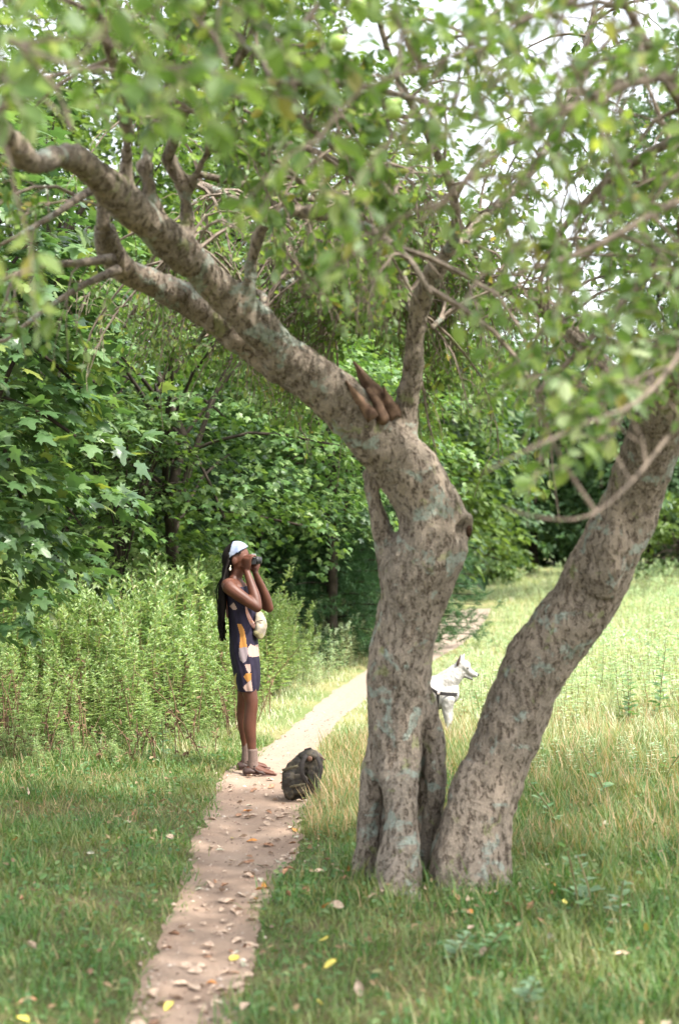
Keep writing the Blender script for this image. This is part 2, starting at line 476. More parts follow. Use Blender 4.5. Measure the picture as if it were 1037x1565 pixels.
def path_material():
    m, nt, o = mat('packed_dirt')
    g = N(nt, 'ShaderNodeNewGeometry').outputs['Position']
    a = noise_tex(nt, g, 2.5, 5); b_ = noise_tex(nt, g, 45, 6, 0.75); c3 = noise_tex(nt, g, 160, 3, 0.7)
    c = ramp(nt, a, [(0.3, (0.25, 0.175, 0.13)), (0.55, (0.32, 0.23, 0.172)), (0.75, (0.38, 0.28, 0.215))])
    c = mix(nt, ramp(nt, b_, [(0.52, 0.0), (0.75, 0.6)]), c, (0.22, 0.14, 0.10))
    c = mix(nt, ramp(nt, c3, [(0.58, 0.0), (0.72, 0.4)]), c, (0.45, 0.36, 0.29))
    sx = N(nt, 'ShaderNodeSeparateXYZ'); nt.links.new(g, sx.inputs[0])
    mr = N(nt, 'ShaderNodeMapRange'); mr.inputs[1].default_value = 9.5; mr.inputs[2].default_value = 13; mr.clamp = True
    nt.links.new(sx.outputs[1], mr.inputs[0])
    c = mix(nt, mr.outputs[0], c, ramp(nt, b_, [(0.35, (0.23, 0.18, 0.14)), (0.6, (0.33, 0.265, 0.215))]))   # slightly greyer, less pink further along
    p = N(nt, 'ShaderNodeBsdfPrincipled'); p.inputs['Roughness'].default_value = 0.95; p.inputs['Specular IOR Level'].default_value = 0.1
    nt.links.new(c, p.inputs['Base Color'])
    bp = N(nt, 'ShaderNodeBump'); bp.inputs['Distance'].default_value = 0.012; nt.links.new(b_, bp.inputs['Height']); nt.links.new(bp.outputs[0], p.inputs['Normal'])
    nt.links.new(p.outputs[0], o.inputs[0]); return m
M_ground = ground_material(); M_path = path_material()
ground = mesh_obj('ground', np_mesh('ground', np.stack([X, Y, Z], -1).reshape(-1, 3), [(grid_faces(len(gy), len(gx)), 0)], [M_ground], True))
tag(ground, kind='structure')
ys = np.concatenate([np.arange(-3, 14, 0.03), np.arange(14, pl[-1, 0], 0.15)])
PV = []
NC = 24
for y in ys:
    l, r = path_lr(y)
    l = l + 0.05 * mnoise.noise(Vector((y * 2.2, 1.0, 0))) + 0.035 * mnoise.noise(Vector((y * 7, 5.0, 0)))
    r = r + 0.05 * mnoise.noise(Vector((y * 2.2, 9.0, 0))) + 0.035 * mnoise.noise(Vector((y * 7, 15.0, 0)))
    for k in range(NC):
        t = k / (NC - 1)
        x = l + (r - l) * t
        PV.append((x, y, float(gz(x, y)) - float(sink(x, y)) + 0.009 * math.sin(PI * t) ** 0.5 + 0.003 + 0.004 * mnoise.noise(Vector((x * 6, y * 6, 0)))))
path = mesh_obj('path', np_mesh('path', np.array(PV), [(grid_faces(len(ys), NC), 0)], [M_path], True))
tag(path, kind='structure')

# ------------------------------------------------------------------ leaf templates (y = length)
def T_apple():
    v = np.array([(0, 0, 0), (0.24, 0.30, 0.04), (0.25, 0.62, 0.03), (0, 1, -0.10), (-0.25, 0.62, 0.03), (-0.24, 0.30, 0.04), (0, 0.32, -0.04), (0, 0.65, -0.05)])
    f = np.array([(0, 1, 6), (1, 2, 7), (1, 7, 6), (2, 3, 7), (0, 6, 5), (6, 7, 4), (6, 4, 5), (7, 3, 4)])
    return v, f
def T_maple():
    o = [(0, 0.0), (0.14, -0.05), (0.30, 0.02), (0.20, 0.16), (0.52, 0.30), (0.40, 0.40), (0.50, 0.62), (0.28, 0.50), (0.16, 0.62), (0.13, 0.86), (0.0, 1.0)]
    R_ = [(x, y) for x, y in o]; L_ = [(-x, y) for x, y in o[1:-1]][::-1]
    pts = R_ + L_
    v = [(0, 0.34, 0.03)] + [(x, y, -0.16 * (x * x + (y - 0.34) ** 2) * 1.2) for x, y in pts]
    n = len(pts)
    f = [(0, 1 + i, 1 + (i + 1) % n) for i in range(n)]
    return np.array(v), np.array(f)
def T_simple():
    return np.array([(0, 0, 0), (0.3, 0.45, 0.05), (0, 1, -0.06), (-0.3, 0.45, 0.05)]), np.array([(0, 1, 2), (0, 2, 3)])
def T_lance():
    return np.array([(0, 0, 0), (0.13, 0.42, 0.03), (0, 1, -0.22), (-0.13, 0.42, 0.03)]), np.array([(0, 1, 2), (0, 2, 3)])
TA, TM, TS, TL = T_apple(), T_maple(), T_simple(), T_lance()

# ------------------------------------------------------------------ trees
def bark_disp(dents=(), amp=0.012, zs=0.5):
    def f(co, no):
        h = np.empty(len(co))
        for i, c in enumerate(co):
            p = Vector((c[0], c[1], c[2] * zs))
            h[i] = amp * (mnoise.noise(p * 6) * 1.1 + 0.8 * mnoise.noise(p * 14) + 0.5 * mnoise.noise(p * 34) + 0.3 * mnoise.noise(p * 60) - 0.35 * abs(mnoise.noise(Vector((c[0] * 26, c[1] * 26, c[2] * 5 + c[0] * 3)))))
        co = co + no * h[:, None]
        for c, r, dep, dv in dents:
            d = np.linalg.norm(co - np.array(tuple(c)), axis=1)
            co = co + np.array(dv)[None, :] * (dep * np.exp(-(d / r) ** 2))[:, None]
        return co
    return f

def px_chain(bag, pts, seg=16, side=None, flat=1.0):
    """pts (px,py,rpx,d) -> fused limb"""
    Q = [(P(a, b, d), r / FPX * d) for a, b, r, d in pts]
    A = resample([(*q[0], q[1]) for q in Q], 0.03)
    add_tube(bag, A[:, :3], A[:, 3], seg)

def to_px(p):
    x, y, z = p[0], p[1], p[2] - EYE
    f = y * ct + z * st; v = -y * st + z * ct
    return 518.5 + FPX * x / f, 782.5 - FPX * v / f
def pruner(zones, seed=0):
    # the crown is thinned out where the photographed tree is open
    r_ = random.Random(seed)
    def keep(p):
        if p[1] < 0.5: return True
        a, b = to_px(p)
        for z in zones:
            if len(z) == 5:
                cx, cy, rx, ry, pr = z
                if ((a - cx) / rx) ** 2 + ((b - cy) / ry) ** 2 < 1 and r_.random() < pr: return False
            else:
                if p[1] > 7.05: continue
                x0, y0, x1, y1, w_, pr = z
                t = max(0, min(1, ((a - x0) * (x1 - x0) + (b - y0) * (y1 - y0)) / ((x1 - x0) ** 2 + (y1 - y0) ** 2)))
                if math.hypot(a - x0 - t * (x1 - x0), b - y0 - t * (y1 - y0)) < w_ and r_.random() < pr: return False
        return True
    return keep
ZONES = [(105, 240, 400, 510, 70, 0.93), (400, 510, 640, 740, 75, 0.97), (650, 740, 620, 1100, 120, 0.98), (170, 390, 400, 540, 45, 0.85), (620, 620, 670, 420, 38, 0.93), (560, 590, 60, 60, 0.9),
         (930, 850, 760, 1200, 85, 0.97), (820, 960, 190, 130, 0.98), (1000, 930, 90, 90, 0.97), (1005, 690, 940, 850, 60, 0.85), (870, 850, 130, 70, 0.8), (150, 900, 400, 330, 0.9), 
         (720, 270, 55, 80, 0.5), (790, 440, 45, 90, 0.5), (965, 145, 50, 35, 0.75), (930, 15, 90, 30, 0.7), (720, 75, 30, 40, 0.3), (880, 250, 60, 60, 0.4), (700, 170, 90, 40, 0.35), (960, 330, 60, 50, 0.3), (830, 120, 50, 60, 0.35), (60, 620, 140, 220, 0.6)]
KEEP = pruner(ZONES)
KEEP_TWIG = pruner([z for z in ZONES if z[-1] >= 0.84])
def leaf_branching(bag, limbs, spacing=0.16, len0=(0.5, 1.0), leaf=(0.05, 0.075), droop=0.5, twig_n=7, leaf_n=13, mt=0, ml=1, up=0.4, keep=KEEP, pale=0.0, seed=0):
    """side branches -> twigs -> leaves along the given limbs (lists of (Vector, radius))"""
    rs = np.random.default_rng(seed)
    LP, LD, LN = [], [], []
    for limb in limbs:
        A = resample([(*p, r) for p, r in limb], 0.06)
        L = np.concatenate([[0], np.cumsum(np.linalg.norm(np.diff(A[:, :3], axis=0), axis=1))])
        n = max(2, int(L[-1] / spacing))
        for s in np.linspace(0.12 * L[-1], L[-1], n):
            p = np.array([np.interp(s, L, A[:, k]) for k in range(3)])
            i = min(len(A) - 2, int(np.searchsorted(L, s)) - 0); i = max(0, min(i, len(A) - 2))
            t = nrm(A[i + 1, :3] - A[i, :3])
            d = nrm(nrm(rs.normal(size=3)) * 0.9 + t * 0.45 + np.array([0, 0, up]))
            ln = rs.uniform(*len0); m = 7; pts = [p]; q = p.copy()
            for k in range(m):
                d = nrm(d + rs.normal(size=3) * 0.16 + np.array([0, 0, -droop * 0.22])); q = q + d * ln / m; pts.append(q)
            pts = np.array(pts)
            if not KEEP_TWIG(pts[-1]) or not KEEP_TWIG(pts[4]) or not KEEP_TWIG(pts[5]): continue
            r0 = 0.0075 * ln / 0.8
            V, F, T = tube(pts, np.linspace(r0 + 0.002, 0.0016, len(pts)), 4)
            n0 = bag.n; bag.add(V, F, mt)
            for k in range(twig_n):
                u = rs.uniform(0.2, 1.0) * (len(pts) - 1); a = int(min(u, len(pts) - 2)); b0 = pts[a] + (pts[a + 1] - pts[a]) * (u - a)
                dd = nrm(nrm(rs.normal(size=3)) * 0.8 + nrm(pts[a + 1] - pts[a]) * 0.7 + np.array([0, 0, 0.1]))
                tl = rs.uniform(0.14, 0.34); tp = [b0]; qq = b0.copy()
                for _ in range(4):
                    dd = nrm(dd + rs.normal(size=3) * 0.12 + np.array([0, 0, -droop * 0.3])); qq = qq + dd * tl / 4; tp.append(qq)
                tp = np.array(tp)
                if not KEEP_TWIG(tp[2]) or not KEEP_TWIG(tp[4]): continue
                V, F, T = tube(tp, np.linspace(0.003, 0.0012, 5), 3); bag.add(V, F, mt)
                nl = max(2, rs.poisson(leaf_n))
                us = rs.uniform(0.1, 1.0, nl) * 4; ai = np.minimum(us.astype(int), 3)
                pos = tp[ai] + (tp[ai + 1] - tp[ai]) * (us - ai)[:, None]
                dr = nrm(tp[ai + 1] - tp[ai]) * 0.5 + nrm(rs.normal(size=(nl, 3))) * 0.8 + np.array([0, 0, -0.25])
                LP.append(pos); LD.append(dr); LN.append(rs.normal(size=(nl, 3)) * 0.55 + np.array([0, 0, 1.0]))
    LP = np.concatenate(LP); LD = np.concatenate(LD); LN = np.concatenate(LN)
    if keep is not None:
        kk = np.array([keep(p) for p in LP]); LP, LD, LN = LP[kk], LD[kk], LN[kk]
    sc = rs.uniform(leaf[0], leaf[1], len(LP))
    if pale > 0:
        q = rs.random(len(LP)) < pale
        for msk, mi in ((q, ml + 1), (~q, ml)):
            V, F = scatter(*TA, LP[msk], LD[msk], LN[msk], sc[msk]); bag.add(V, F, mi)
    else:
        V, F = scatter(*TA, LP, LD, LN, sc); bag.add(V, F, ml)
    return len(LP)

def pxl(pts):
    return [(P(a, b, d), r / FPX * d) for a, b, r, d in pts]

# ---- first apple tree (trunk forks to the left, over the path)
baseA = G(612, 1345)
treeA = empty('apple_tree', baseA, 'gnarled apple tree with upright hollow-footed trunk and thick limb arching left over the path', 'tree')
bA = Bag()
D = 6.9
px_chain(bA, [(604, 1375, 44, 6.78), (608, 1325, 35, 6.74), (612, 1270, 27, 6.76), (612, 1215, 28, 6.8), (610, 1160, 36, 6.88), (606, 1100, 40, 6.9), (608, 1050, 40, 6.9)])
px_chain(bA, [(556, 1345, 23, 6.95), (560, 1290, 19, 6.96), (565, 1230, 18, 6.96), (574, 1170, 22, 6.95), (590, 1110, 30, 6.93), (600, 1050, 36, 6.9)])
px_chain(bA, [(652, 1330, 15, 7.05), (656, 1270, 16, 7.0), (662, 1200, 18, 6.98), (662, 1140, 19, 7.0), (646, 1090, 24, 6.97), (620, 1040, 32, 6.93)])
px_chain(bA, [(596, 1345, 30, 7.12), (596, 1240, 26, 7.12), (604, 1150, 30, 7.06), (610, 1080, 36, 7.0)])
px_chain(bA, [(630, 1345, 24, 7.16), (634, 1240, 20, 7.14), (636, 1150, 24, 7.08), (622, 1080, 34, 7.0)])
px_chain(bA, [(596, 1378, 17, 6.5), (604, 1345, 18, 6.62), (610, 1300, 20, 6.74)])
for q in [[(604, 1350, 26, 6.7), (575, 1385, 16, 6.5), (550, 1415, 7, 6.3)], [(612, 1350, 26, 6.7), (640, 1400, 14, 6.4), (655, 1425, 6, 6.25)], [(556, 1340, 16, 6.95), (525, 1362, 11, 6.85), (495, 1378, 5, 6.75)]]: px_chain(bA, q, seg=10)
px_chain(bA, [(540, 1356, 13, 6.9), (554, 1330, 17, 6.98), (560, 1300, 14, 7.0)])
px_chain(bA, [(609, 1100, 45, 6.93), (608, 1050, 48, 6.92), (611, 1000, 49, 6.9), (621, 950, 50, 6.9), (634, 900, 55, 6.88), (646, 860, 58, 6.86), (660, 815, 54, 6.84), (652, 768, 50, 6.82), (618, 716, 47, 6.78), (562, 657, 43, 6.7),
               (500, 598, 38, 6.62), (440, 548, 34, 6.53), (400, 507, 31, 6.45), (350, 456, 29, 6.35), (300, 406, 28, 6.2), (250, 360, 29, 6.0), (200, 318, 29, 5.8), (155, 273, 26, 5.6), (118, 243, 21, 5.4), (88, 240, 18, 5.2), (55, 250, 18, 5.0), (22, 222, 19, 4.75), (-10, 180, 17, 4.6)], seg=22)
px_chain(bA, [(560, 716, 7, 6.85), (566, 745, 11, 6.86), (577, 790, 16, 6.88), (588, 830, 20, 6.9), (600, 870, 26, 6.9), (610, 920, 30, 6.9)], seg=10)
px_chain(bA, [(668, 800, 40, 6.85), (694, 803, 30, 6.8), (709, 809, 23, 6.76)])
px_chain(bA, [(470, 592, 18, 6.7), (420, 560, 23, 6.68), (370, 520, 24, 6.65), (320, 480, 23, 6.58), (270, 450, 22, 6.5), (225, 428, 22, 6.4), (185, 408, 24, 6.3), (168, 378, 20, 6.2), (156, 345, 15, 6.1)], seg=16)
px_chain(bA, [(605, 690, 34, 6.8), (613, 650, 28, 6.78), (622, 615, 20, 6.75), (630, 570, 16.5, 6.7), (634, 520, 15.5, 6.65), (643, 470, 16.5, 6.6), (657, 428, 14, 6.5), (672, 400, 13, 6.45)], seg=12)
px_chain(bA, [(590, 640, 14, 6.75), (575, 610, 11, 6.72), (566, 590, 8, 6.7)], seg=8)
for q in [[(238, 330, 16, 5.95), (230, 290, 13, 5.9), (224, 255, 13, 5.85), (222, 246, 11, 5.85)],
          [(190, 290, 14, 5.75), (193, 250, 12, 5.7), (196, 210, 12, 5.6)],
          [(378, 480, 13, 6.35), (380, 430, 11, 6.3), (388, 385, 11, 6.25), (402, 345, 10, 6.2), (440, 325, 9.5, 6.1), (500, 326, 9, 6.0)],
          [(292, 385, 9, 6.15), (286, 335, 9, 6.1), (284, 300, 12, 6.05), (268, 262, 15, 6.0), (256, 238, 14, 5.95)],
          [(284, 300, 11, 6.05), (302, 265, 9, 6.0), (322, 222, 7, 5.9)]]:
    px_chain(bA, q, seg=10)
FW = Vector((0, 1, 0))
hole = P(716, 812, 6.72)
dA = [(hole, 0.045, 0.075, (-0.75, 0.6, 0.1)), (P(565, 1210, 6.82), 0.0, 0, (0, 0, 0))]
dA = dA[:1] + [(P(640, 1330, 6.8), 0.04, 0.03, (0, 1, 0)), (P(890, 900, 6.5), 0.01, 0, (0, 0, 0))]
meA = union_mesh('trunk', bA, 0.012, [M_bark], 4, bark_disp(dA, 0.013))
mesh_obj('trunk', local(meA, baseA), treeA)

# splintered stub on top of the fork
def shard(bag, base, tip, w0, th, curve, n=9, seed=0, m=0):
    rs = np.random.default_rng(seed)
    b = np.array(tuple(base)); t = np.array(tuple(tip)); ax = t - b; L = np.linalg.norm(ax); ax = ax / L
    side = nrm(np.cross(ax, np.array([0, 1, 0]))); outw = np.cross(side, ax)
    V = []
    nc = 7
    for i in range(n):
        s = i / (n - 1); ww = w0 * (1 - s ** 1.6) * (1 + 0.15 * rs.normal()) + 0.002
        for k in range(nc):
            a = (k / (nc - 1) - 0.5) * 2
            V.append(b + ax * L * s + side * a * ww + outw * (curve * (a * a - 0.5) * (1 - s * 0.5)) + rs.normal(size=3) * 0.0015)
    V = np.array(V); F = grid_faces(n, nc)
    Vb = V - outw * th
    # front, back and rim
    F2 = F[:, ::-1] + len(V)
    rim = []
    idx = lambda i, k: i * nc + k
    edge = [idx(i, 0) for i in range(n)] + [idx(n - 1, k) for k in range(1, nc)] + [idx(i, nc - 1) for i in range(n - 2, -1, -1)] + [idx(0, k) for k in range(nc - 2, 0, -1)]
    for a, c in zip(edge, edge[1:] + edge[:1]): rim.append((a, c, c + len(V), a + len(V)))
    bag.add(np.concatenate([V, Vb]), np.concatenate([F, F2, np.array(rim)]), m)
bs = Bag()
shard(bs, P(596, 642, 6.70), P(540, 552, 6.64), 0.060, 0.022, 0.07, seed=1)
shard(bs, P(570, 640, 6.56), P(528, 582, 6.54), 0.028, 0.022, 0.02, seed=2)
shard(bs, P(602, 640, 6.66), P(585, 590, 6.64), 0.030, 0.02, 0.02, seed=3)
ellip_chain(bs, [(P(585, 640, 6.6), 0.035, 0.03), (P(574, 612, 6.6), 0.022, 0.02), (P(563, 596, 6.6), 0.012, 0.012)])
bk = Bag(); ellipsoid(bk, P(716, 812, 6.715), (0.014, 0.026, 0.03))
kh = mesh_obj('knot_hole', local(bk.mesh('knot_hole', [plain('knot_hole_shade', (0.05, 0.028, 0.018), 0.95, 0.05, var=0.6, vscale=40, bump=0.01)], True), baseA), treeA)  # solid dark ellipsoid, its colour standing in for the shade inside the hollow
st_o = mesh_obj('broken_stub', local(bs.mesh('broken_stub', [M_wood], True), baseA), treeA)
st_o['label'] = 'reddish splintered stump of a broken branch in the fork'

limbsA_px = [
    [(5, 205, 20, 4.65), (-50, 130, 14, 4.4), (-110, 30, 10, 4.2), (-150, -100, 7, 4.1)],
    [(196, 210, 11, 5.6), (180, 120, 9, 5.3), (150, 20, 7, 5.0), (120, -120, 5, 4.8)],
    [(222, 250, 9, 5.85), (250, 150, 8, 6.0), (300, 40, 6, 6.0), (380, -90, 4, 6.0)],
    [(320, 226, 8, 5.9), (334, 160, 6.5, 5.6), (380, 60, 5.5, 5.2), (430, -70, 4, 5.0)],
    [(498, 326, 9, 6.0), (560, 348, 7.5, 5.8), (620, 392, 5.5, 5.6), (660, 450, 3.5, 5.5)],
    [(671, 402, 11, 6.5), (695, 360, 9, 6.4), (690, 290, 7.5, 6.2), (650, 200, 6.5, 6.0), (600, 100, 5.5, 5.8), (560, -40, 4, 5.6)],
    [(668, 404, 9, 6.5), (740, 330, 7, 7.0), (820, 250, 6, 7.4), (880, 120, 5, 7.8), (920, -40, 4, 8.0)],
    [(256, 240, 10, 5.95), (330, 60, 7, 5.4), (390, 80, 6, 5.1), (425, 122, 5.5, 5.0), (520, 126, 5, 5.0), (630, 150, 4.5, 5.0), (760, 190, 3, 5.0)],
    [(302, 266, 6, 6.0), (400, 288, 5.5, 6.2), (480, 304, 5, 6.5), (600, 290, 4, 7.0), (700, 300, 3, 7.3)],
    [(322, 225, 7, 5.9), (375, 232, 7.5, 5.8), (450, 222, 6, 5.8), (540, 262, 4, 6.0), (590, 330, 3, 6.1)],
    [(425, 122, 5.5, 5.0), (460, 180, 5, 5.2), (520, 235, 4, 5.5), (600, 300, 3, 5.8)],
    [(172, 395, 8, 6.1), (120, 402, 6, 5.9), (55, 408, 4.5, 5.7), (-20, 440, 3, 5.6)],
    [(180, 412, 8, 6.2), (120, 440, 5, 6.0), (60, 480, 4, 5.9), (10, 520, 2.5, 5.8)],
    [(158, 352, 12, 6.0), (150, 290, 8, 5.9), (80, 330, 5, 5.6), (30, 360, 4, 5.5)],
    [(430, 440, 4, 7.0), (500, 380, 5, 7.4), (420, 330, 6, 7.8), (300, 280, 7, 8.0)],
    [(312, 418, 8, 6.25), (290, 370, 7, 7.0), (240, 420, 5, 7.7), (190, 500, 3, 8.1)],
    [(405, 512, 8, 6.5), (400, 450, 6, 7.2), (350, 460, 5, 7.6), (290, 540, 3, 7.9)],
    [(638, 500, 8, 6.7), (600, 400, 7, 7.2), (520, 370, 6, 7.6), (420, 400, 4, 8.0)],
    [(640, 480, 7, 6.7), (590, 450, 6, 7.3), (520, 440, 5, 7.7), (450, 470, 3, 8.0)],
    [(500, 326, 7, 6.0), (560, 300, 6, 7.0), (600, 330, 5, 7.6), (640, 420, 3, 8.0)],
    [(660, 500, 4, 6.7), (700, 470, 5, 7.2), (780, 450, 4, 7.6), (850, 500, 3, 7.8)],
]
for q in limbsA_px:
    b = Bag(); px_chain(b, q, seg=8)
    mesh_obj('limb', local(b.mesh('limb', [M_bark], True), baseA), treeA)
bc = Bag()
n1 = leaf_branching(bc, [pxl(q) for q in limbsA_px[:4]], 0.10, (0.45, 0.95), leaf=(0.045, 0.068), droop=0.7, twig_n=7, leaf_n=10, pale=0.15, seed=1)
n2 = leaf_branching(bc, [pxl(q) for q in (limbsA_px[4], limbsA_px[8], limbsA_px[9], limbsA_px[14])], 0.042, (0.5, 1.2), leaf=(0.032, 0.05), droop=1.8, twig_n=10, leaf_n=4, up=0.0, seed=2)
n3 = leaf_branching(bc, [pxl(q) for q in (limbsA_px[5], limbsA_px[6], limbsA_px[20])], 0.09, (0.5, 0.95), leaf=(0.036, 0.058), droop=1.0, twig_n=7, leaf_n=7, pale=0.2, seed=3)
n4 = leaf_branching(bc, [pxl(q) for q in (limbsA_px[7], limbsA_px[10])], 0.09, (0.35, 0.7), droop=0.7, twig_n=6, leaf_n=10, pale=0.15, seed=4)
n6 = leaf_branching(bc, [pxl(q) for q in limbsA_px[15:20]], 0.034, (0.5, 1.0), leaf=(0.034, 0.052), droop=1.5, twig_n=9, leaf_n=5, up=0.1, pale=0.15, seed=6)
n5 = leaf_branching(bc, [pxl(q) for q in limbsA_px[11:14]], 0.11, (0.4, 0.8), leaf=(0.04, 0.065), droop=1.3, twig_n=6, leaf_n=9, pale=0.1, seed=5)
mesh_obj('crown', local(bc.mesh('crown', [M_twig, L_apple, L_apple_pale]), baseA), treeA)
print('leaves A', n1, n2, n3, n4, n5)

# ---- second apple tree (leans right)
baseB = G(715, 1335)
treeB = empty('apple_tree', baseB, 'apple tree with a single thick trunk leaning strongly to the right out of the frame', 'tree')
bB = Bag()
px_chain(bB, [(712, 1370, 58, 6.75), (716, 1310, 58, 6.82), (722, 1270, 54, 6.84), (752, 1189, 47, 6.86), (787, 1090, 49, 6.85), (811, 1031, 49, 6.83), (846, 979, 50, 6.8), (886, 927, 49, 6.75), (914, 874, 50, 6.7), (941, 822, 48, 6.65), (963, 770, 45, 6.6), (983, 717, 43, 6.5), (1003, 655, 42, 6.4), (1035, 580, 36, 6.2), (1075, 480, 28, 5.9)], seg=24)
px_chain(bB, [(684, 1365, 24, 6.7), (690, 1310, 24, 6.73), (705, 1240, 26, 6.78), (730, 1170, 28, 6.82)], seg=12)
px_chain(bB, [(772, 1345, 12, 6.78), (766, 1290, 16, 6.78), (766, 1230, 18, 6.8), (780, 1160, 24, 6.82)], seg=10)
for q in [[(700, 1350, 30, 6.72), (688, 1395, 17, 6.5), (670, 1425, 7, 6.3)], [(745, 1345, 30, 6.74), (790, 1378, 15, 6.6), (830, 1398, 6, 6.5)], [(725, 1350, 28, 6.7), (735, 1400, 15, 6.45), (750, 1430, 6, 6.25)]]: px_chain(bB, q, seg=10)
px_chain(bB, [(735, 1365, 20, 6.66), (732, 1300, 22, 6.72), (742, 1230, 26, 6.78)], seg=12)
px_chain(bB, [(915, 905, 24, 6.6), (925, 870, 26, 6.56), (936, 820, 22, 6.54), (950, 770, 16, 6.54)], seg=14)
px_chain(bB, [(1005, 660, 26, 6.35), (965, 600, 20, 6.4), (920, 555, 15, 6.5), (870, 500, 11, 6.7)], seg=10)
dB = [(P(893, 905, 6.52), 0.10, 0.07, (0, 1, 0)), (P(745, 1318, 6.6), 0.03, 0.05, (0, 1, 0)), (P(700, 1330, 6.6), 0.025, 0.05, (0, 1, 0)), (P(905, 860, 6.5), 0.06, 0.04, (0, 1, 0))]
meB = union_mesh('trunk', bB, 0.012, [M_bark2], 4, bark_disp(dB, 0.014))
mesh_obj('trunk', local(meB, baseB), treeB)
limbsB_px = [
    [(1070, 490, 26, 5.9), (1095, 380, 18, 5.5), (1070, 220, 12, 5.0), (1000, 90, 8, 4.6), (930, -40, 5, 4.3)],
    [(872, 503, 9, 6.7), (830, 470, 8, 7.0), (790, 440, 6, 7.3), (720, 430, 3, 7.5)],
    [(1120, 420, 8, 4.2), (1000, 590, 4, 3.6), (900, 645, 2.8, 3.4), (800, 690, 2.0, 3.3), (735, 725, 1.4, 3.3)],
    [(1140, 520, 7, 4.4), (1030, 655, 3.6, 3.8), (965, 735, 2.8, 3.6), (900, 788, 2.2, 3.5), (830, 792, 2.0, 3.5), (765, 775, 1.6, 3.5)],
    [(1180, 250, 10, 4.6), (1050, 300, 7, 4.2), (900, 380, 5, 4.0), (780, 420, 3, 3.9)],
    [(1150, 120, 9, 4.3), (1000, 120, 7, 3.9), (860, 170, 5.5, 3.6), (740, 250, 4.5, 3.5), (640, 340, 3, 3.5)],
    [(1090, 330, 10, 5.4), (980, 430, 7, 5.3), (900, 520, 5, 5.2), (820, 600, 3, 5.2)],
    [(1060, 200, 9, 5.0), (950, 260, 7, 5.6), (860, 350, 5, 6.2), (820, 440, 3, 6.4)],
    [(1100, 0, 9, 4.0), (950, -20, 7, 3.6), (800, 30, 5, 3.4), (680, 90, 3.5, 3.3), (560, 130, 2.5, 3.2)],
    [(1080, 480, 9, 5.8), (1010, 560, 7, 5.4), (960, 620, 5, 5.1), (900, 690, 3, 5.0)],
]
for q in limbsB_px:
    b = Bag(); px_chain(b, q, seg=8)
    mesh_obj('limb', local(b.mesh('limb', [M_twig], True), baseB), treeB)
bc = Bag()
k1 = leaf_branching(bc, [pxl(q) for q in (limbsB_px[0], limbsB_px[6], limbsB_px[7], limbsB_px[1], limbsB_px[9])], 0.08, (0.4, 0.9), leaf=(0.038, 0.06), droop=0.9, twig_n=7, leaf_n=8, pale=0.2, seed=11)
k2 = leaf_branching(bc, [pxl(q) for q in (limbsB_px[2], limbsB_px[3])], 0.085, (0.2, 0.42), droop=0.7, twig_n=4, leaf_n=6, pale=0.35, up=0.25, leaf=(0.05, 0.075), seed=12)
k3 = leaf_branching(bc, [pxl(q) for q in (limbsB_px[4], limbsB_px[5], limbsB_px[8])], 0.08, (0.25, 0.5), droop=0.8, twig_n=4, leaf_n=6, pale=0.3, leaf=(0.045, 0.068), seed=13)
# unseen crown limbs added above and beside the camera to shade the foreground
shade_limbs = []
for a, b_, c in [((1.9, 6.0, 3.6), (3.2, 6.2, 4.4), (4.8, 6.0, 4.9)), ((1.9, 5.9, 3.9), (2.6, 4.6, 4.8), (3.6, 3.2, 5.2)), ((1.9, 5.9, 3.9), (3.4, 7.2, 4.6), (4.6, 8.4, 4.8)),
                 ((2.6, 4.6, 4.8), (1.6, 3.4, 5.2), (0.6, 2.2, 5.4)), ((2.6, 4.6, 4.8), (4.0, 4.4, 4.9), (5.2, 4.2, 5.0)), ((3.6, 3.2, 5.2), (3.8, 2.0, 5.2), (3.6, 0.8, 5.2)),
                 ((1.9, 6.0, 3.8), (2.2, 6.8, 5.0), (2.4, 7.4, 5.8)), ((3.2, 6.2, 4.4), (3.9, 7.2, 5.2), (4.2, 7.9, 5.6)), ((1.6, 3.4, 5.2), (0.2, 3.4, 5.4), (-1.2, 3.0, 5.6)), ((3.2, 6.2, 4.4), (3.6, 5.2, 5.4), (3.8, 4.4, 5.8)),
                 ((2.6, 4.6, 4.8), (2.4, 3.0, 5.2), (2.0, 1.4, 5.3)), ((3.6, 3.2, 5.2), (4.6, 2.6, 5.2), (5.4, 1.6, 5.1)), ((1.9, 5.9, 3.9), (1.4, 4.8, 5.0), (0.8, 4.0, 5.4)), ((3.4, 7.2, 4.6), (4.4, 6.6, 5.2), (5.6, 6.4, 5.2)), ((1.6, 3.4, 5.2), (1.2, 2.0, 5.4), (0.4, 0.6, 5.4)), ((3.2, 6.2, 4.4), (4.2, 5.4, 4.9), (5.2, 5.4, 5.0))]:
    shade_limbs.append([(Vector(a), 0.04), (Vector(b_), 0.025), (Vector(c), 0.01)])
for q in shade_limbs:
    b = Bag(); A = resample([(*p, r) for p, r in q], 0.1); add_tube(b, A[:, :3], A[:, 3], 8)
    mesh_obj('limb', local(b.mesh('limb', [M_twig], True), baseB), treeB)
k4 = leaf_branching(bc, shade_limbs, 0.13, (0.5, 1.1), droop=0.6, twig_n=8, leaf_n=8, leaf=(0.07, 0.10), seed=14)
mesh_obj('crown', local(bc.mesh('crown', [M_twig, L_apple, L_apple_pale]), baseB), treeB)
print('leaves B', k1, k2, k3, k4)

